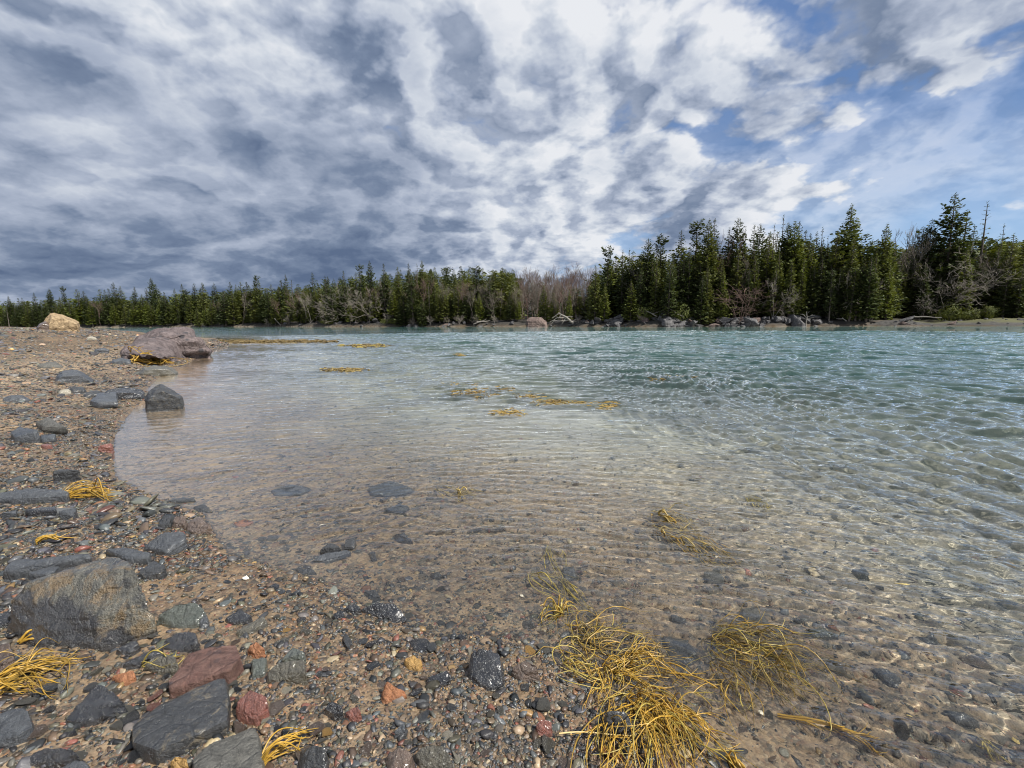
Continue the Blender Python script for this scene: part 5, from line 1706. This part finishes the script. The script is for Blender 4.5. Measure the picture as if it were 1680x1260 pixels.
w = bpy.data.worlds.new('World')
sc.world = w
w.use_nodes = True
w.node_tree.nodes.clear()
nt = NT(w.node_tree)
out = nt.n('ShaderNodeOutputWorld')
sky = nt.n('ShaderNodeTexSky', sky_type='NISHITA', sun_disc=False)
sky.sun_elevation = SUN_EL
sky.sun_rotation = SUN_AZ
sky.air_density, sky.dust_density, sky.ozone_density = 1.0, 0.6, 2.0
dirv = nt.n('ShaderNodeTexCoord').outputs['Generated']
sx = nt.n('ShaderNodeSeparateXYZ')
nt.l(dirv, sx.inputs[0])
X, Y, Z = sx.outputs
zc = nt.math('ADD', nt.math('MAXIMUM', Z, 0.0), 0.34)
cx = nt.n('ShaderNodeCombineXYZ')
nt.l(nt.math('DIVIDE', X, zc), cx.inputs[0])
nt.l(nt.math('DIVIDE', Y, zc), cx.inputs[1])
P = cx.outputs[0]
az = nt.math('ARCTAN2', X, Y)


def shifted(loc):
    q = nt.n('ShaderNodeMapping')
    q.inputs['Location'].default_value = loc
    nt.l(P, q.inputs[0])
    return q.outputs[0]


def puff(vec):
    """lumpy heap clouds: ridged cells over soft noise"""
    a_ = nt.noise(vec, 1.9, 13, 0.60, 0.15)
    wv = nt.n('ShaderNodeVectorMath', operation='MULTIPLY_ADD')
    nz = nt.n('ShaderNodeTexNoise', i_Scale=3.0, i_Detail=5.0, i_Roughness=0.6)
    nt.l(vec, nz.inputs['Vector'])
    nt.l(nz.outputs['Color'], wv.inputs[0])
    wv.inputs[1].default_value = (0.35, 0.35, 0.0)
    nt.l(vec, wv.inputs[2])
    b_ = nt.n('ShaderNodeTexVoronoi', feature='SMOOTH_F1', i_Scale=4.6, i_Smoothness=0.35, i_Detail=3.0, i_Roughness=0.5)
    nt.l(wv.outputs[0], b_.inputs['Vector'])
    return nt.math('ADD', nt.math('MULTIPLY', a_, 0.66), nt.math('MULTIPLY', nt.math('SUBTRACT', 1.0, b_.outputs['Distance']), 0.36))


d0 = puff(P)
d1 = puff(shifted((0.060, -0.030, 0.0)))
big = nt.noise(P, 0.42, 5, 0.55, 0.4)
fineN = nt.noise(P, 7.0, 7, 0.62, 0.4)
bias = nt.math('ADD', nt.maprange(az, -0.35, 0.85, 0.335, 0.26), nt.maprange(az, 0.05, -0.45, 0.0, 0.11, True))
bias = nt.math('ADD', bias, nt.maprange(az, 0.60, 0.30, 0.0, 0.055, True))
gap = nt.math('MULTIPLY', nt.maprange(az, 0.42, 0.68, 0, 1, True), nt.maprange(Z, 0.42, 0.24, 0, 1, True))
cov = nt.math('ADD', nt.math('ADD', d0, bias), nt.math('MULTIPLY', nt.math('SUBTRACT', big, 0.5), 0.42))
cov = nt.math('SUBTRACT', cov, nt.math('MULTIPLY', gap, 0.12))
cov = nt.math('ADD', cov, nt.math('MULTIPLY', nt.maprange(az, 0.2, 0.5), nt.maprange(Z, 0.34, 0.52, 0.0, 0.15)))
alpha = nt.maprange(cov, 0.46, 0.635, 0.0, 1.0, True)
veil = nt.math('MULTIPLY', nt.maprange(nt.noise(shifted((3, 1, 0)), 0.9, 8, 0.6, 0.6), 0.38, 0.66, 0.10, 0.60), nt.maprange(Z, 0.0, 0.2, 0.8, 1.0))
alpha = nt.math('MAXIMUM', alpha, veil)
rel = nt.math('SUBTRACT', d0, d1)
lit = nt.maprange(rel, -0.10, 0.10, -0.30, 0.30)
thick = nt.maprange(cov, 0.62, 1.0, 0.0, 0.36)
mott = nt.math('MULTIPLY', nt.math('SUBTRACT', nt.noise(shifted((7, 2, 0)), 1.35, 8, 0.55, 0.3), 0.5), 1.7)
# the grey stratus bank on the left lies in long bands
mpb = nt.n('ShaderNodeMapping')
mpb.inputs['Scale'].default_value = (0.30, 1.15, 1.0)
mpb.inputs['Rotation'].default_value = (0, 0, 0.40)
nt.l(P, mpb.inputs[0])
band = nt.noise(mpb.outputs[0], 1.25, 6, 0.50, 0.5)
bank = nt.math('MULTIPLY', nt.maprange(az, 0.10, -0.45, 0, 1, True), nt.maprange(Z, 0.46, 0.28, 0, 1, True))
calmk = nt.maprange(bank, 0.0, 0.8, 1.0, 0.50)
shade = nt.math('ADD', nt.math('ADD', nt.math('SUBTRACT', 0.77, thick), nt.math('MULTIPLY', lit, calmk)), nt.math('ADD', nt.math('MULTIPLY', mott, calmk), nt.math('MULTIPLY', nt.math('SUBTRACT', fineN, 0.5), 0.34)))
lowd = nt.maprange(Z, 0.34, 0.06, 0, 1, True)
shade = nt.math('SUBTRACT', shade, nt.math('MULTIPLY', bank, nt.maprange(band, 0.36, 0.66, -0.05, 0.56)))
shade = nt.math('SUBTRACT', shade, nt.math('MULTIPLY', nt.math('MULTIPLY', lowd, nt.maprange(az, 0.60, 0.25, 0, 1)), 0.13))
shade = nt.math('MAXIMUM', nt.math('MINIMUM', shade, 1.0), 0.0)
ccol = nt.ramp(shade, [(0.0, (0.105, 0.150, 0.250)), (0.25, (0.185, 0.240, 0.350)), (0.55, (0.40, 0.455, 0.57)), (0.80, (0.62, 0.665, 0.74)), (1.0, (0.79, 0.81, 0.85))])
sc10 = nt.n('ShaderNodeVectorMath', operation='SCALE')
sc10.inputs['Scale'].default_value = 6.7
nt.l(ccol, sc10.inputs[0])
skyc = nt.mix(nt.maprange(Z, 0.30, 0.0, 0.0, 0.8), nt.mix(1.0, sky.outputs[0], (0.50, 0.66, 0.85), 'MULTIPLY'), (2.8, 3.8, 5.3))
mixc = nt.mix(alpha, skyc, sc10.outputs[0])
bg = nt.n('ShaderNodeBackground', i_Strength=0.10)
nt.l(mixc, bg.inputs[0])
nt.l(bg.outputs[0], out.inputs[0])
w.cycles.sampling_method = 'MANUAL'
w.cycles.sample_map_resolution = 512

# ------------------------------------------------------------------ camera, colour
cd = bpy.data.cameras.new('camera')
cd.sensor_width = 36.0
cd.lens = 36.0 * FPX / 1680.0
cd.clip_start, cd.clip_end = 0.05, 5000
cam = bpy.data.objects.new('camera', cd)
COL.objects.link(cam)
cam.matrix_world = Matrix(((_r[0], _u[0], -_f[0], CAM[0]), (_r[1], _u[1], -_f[1], CAM[1]), (_r[2], _u[2], -_f[2], CAM[2]), (0, 0, 0, 1)))
sc.camera = cam
sc.view_settings.view_transform = 'Standard'
sc.view_settings.look = 'None'
sc.view_settings.exposure = 0.62
sc.view_settings.gamma = 1.0
sc.render.engine = 'CYCLES'
sc.cycles.max_bounces = 10
sc.cycles.transmission_bounces = 6
sc.cycles.transparent_max_bounces = 12
sc.cycles.sample_clamp_indirect = 5.0
sc.cycles.sample_clamp_direct = 12.0
sc.cycles.use_denoising = True
sc.cycles.filter_width = 1.05
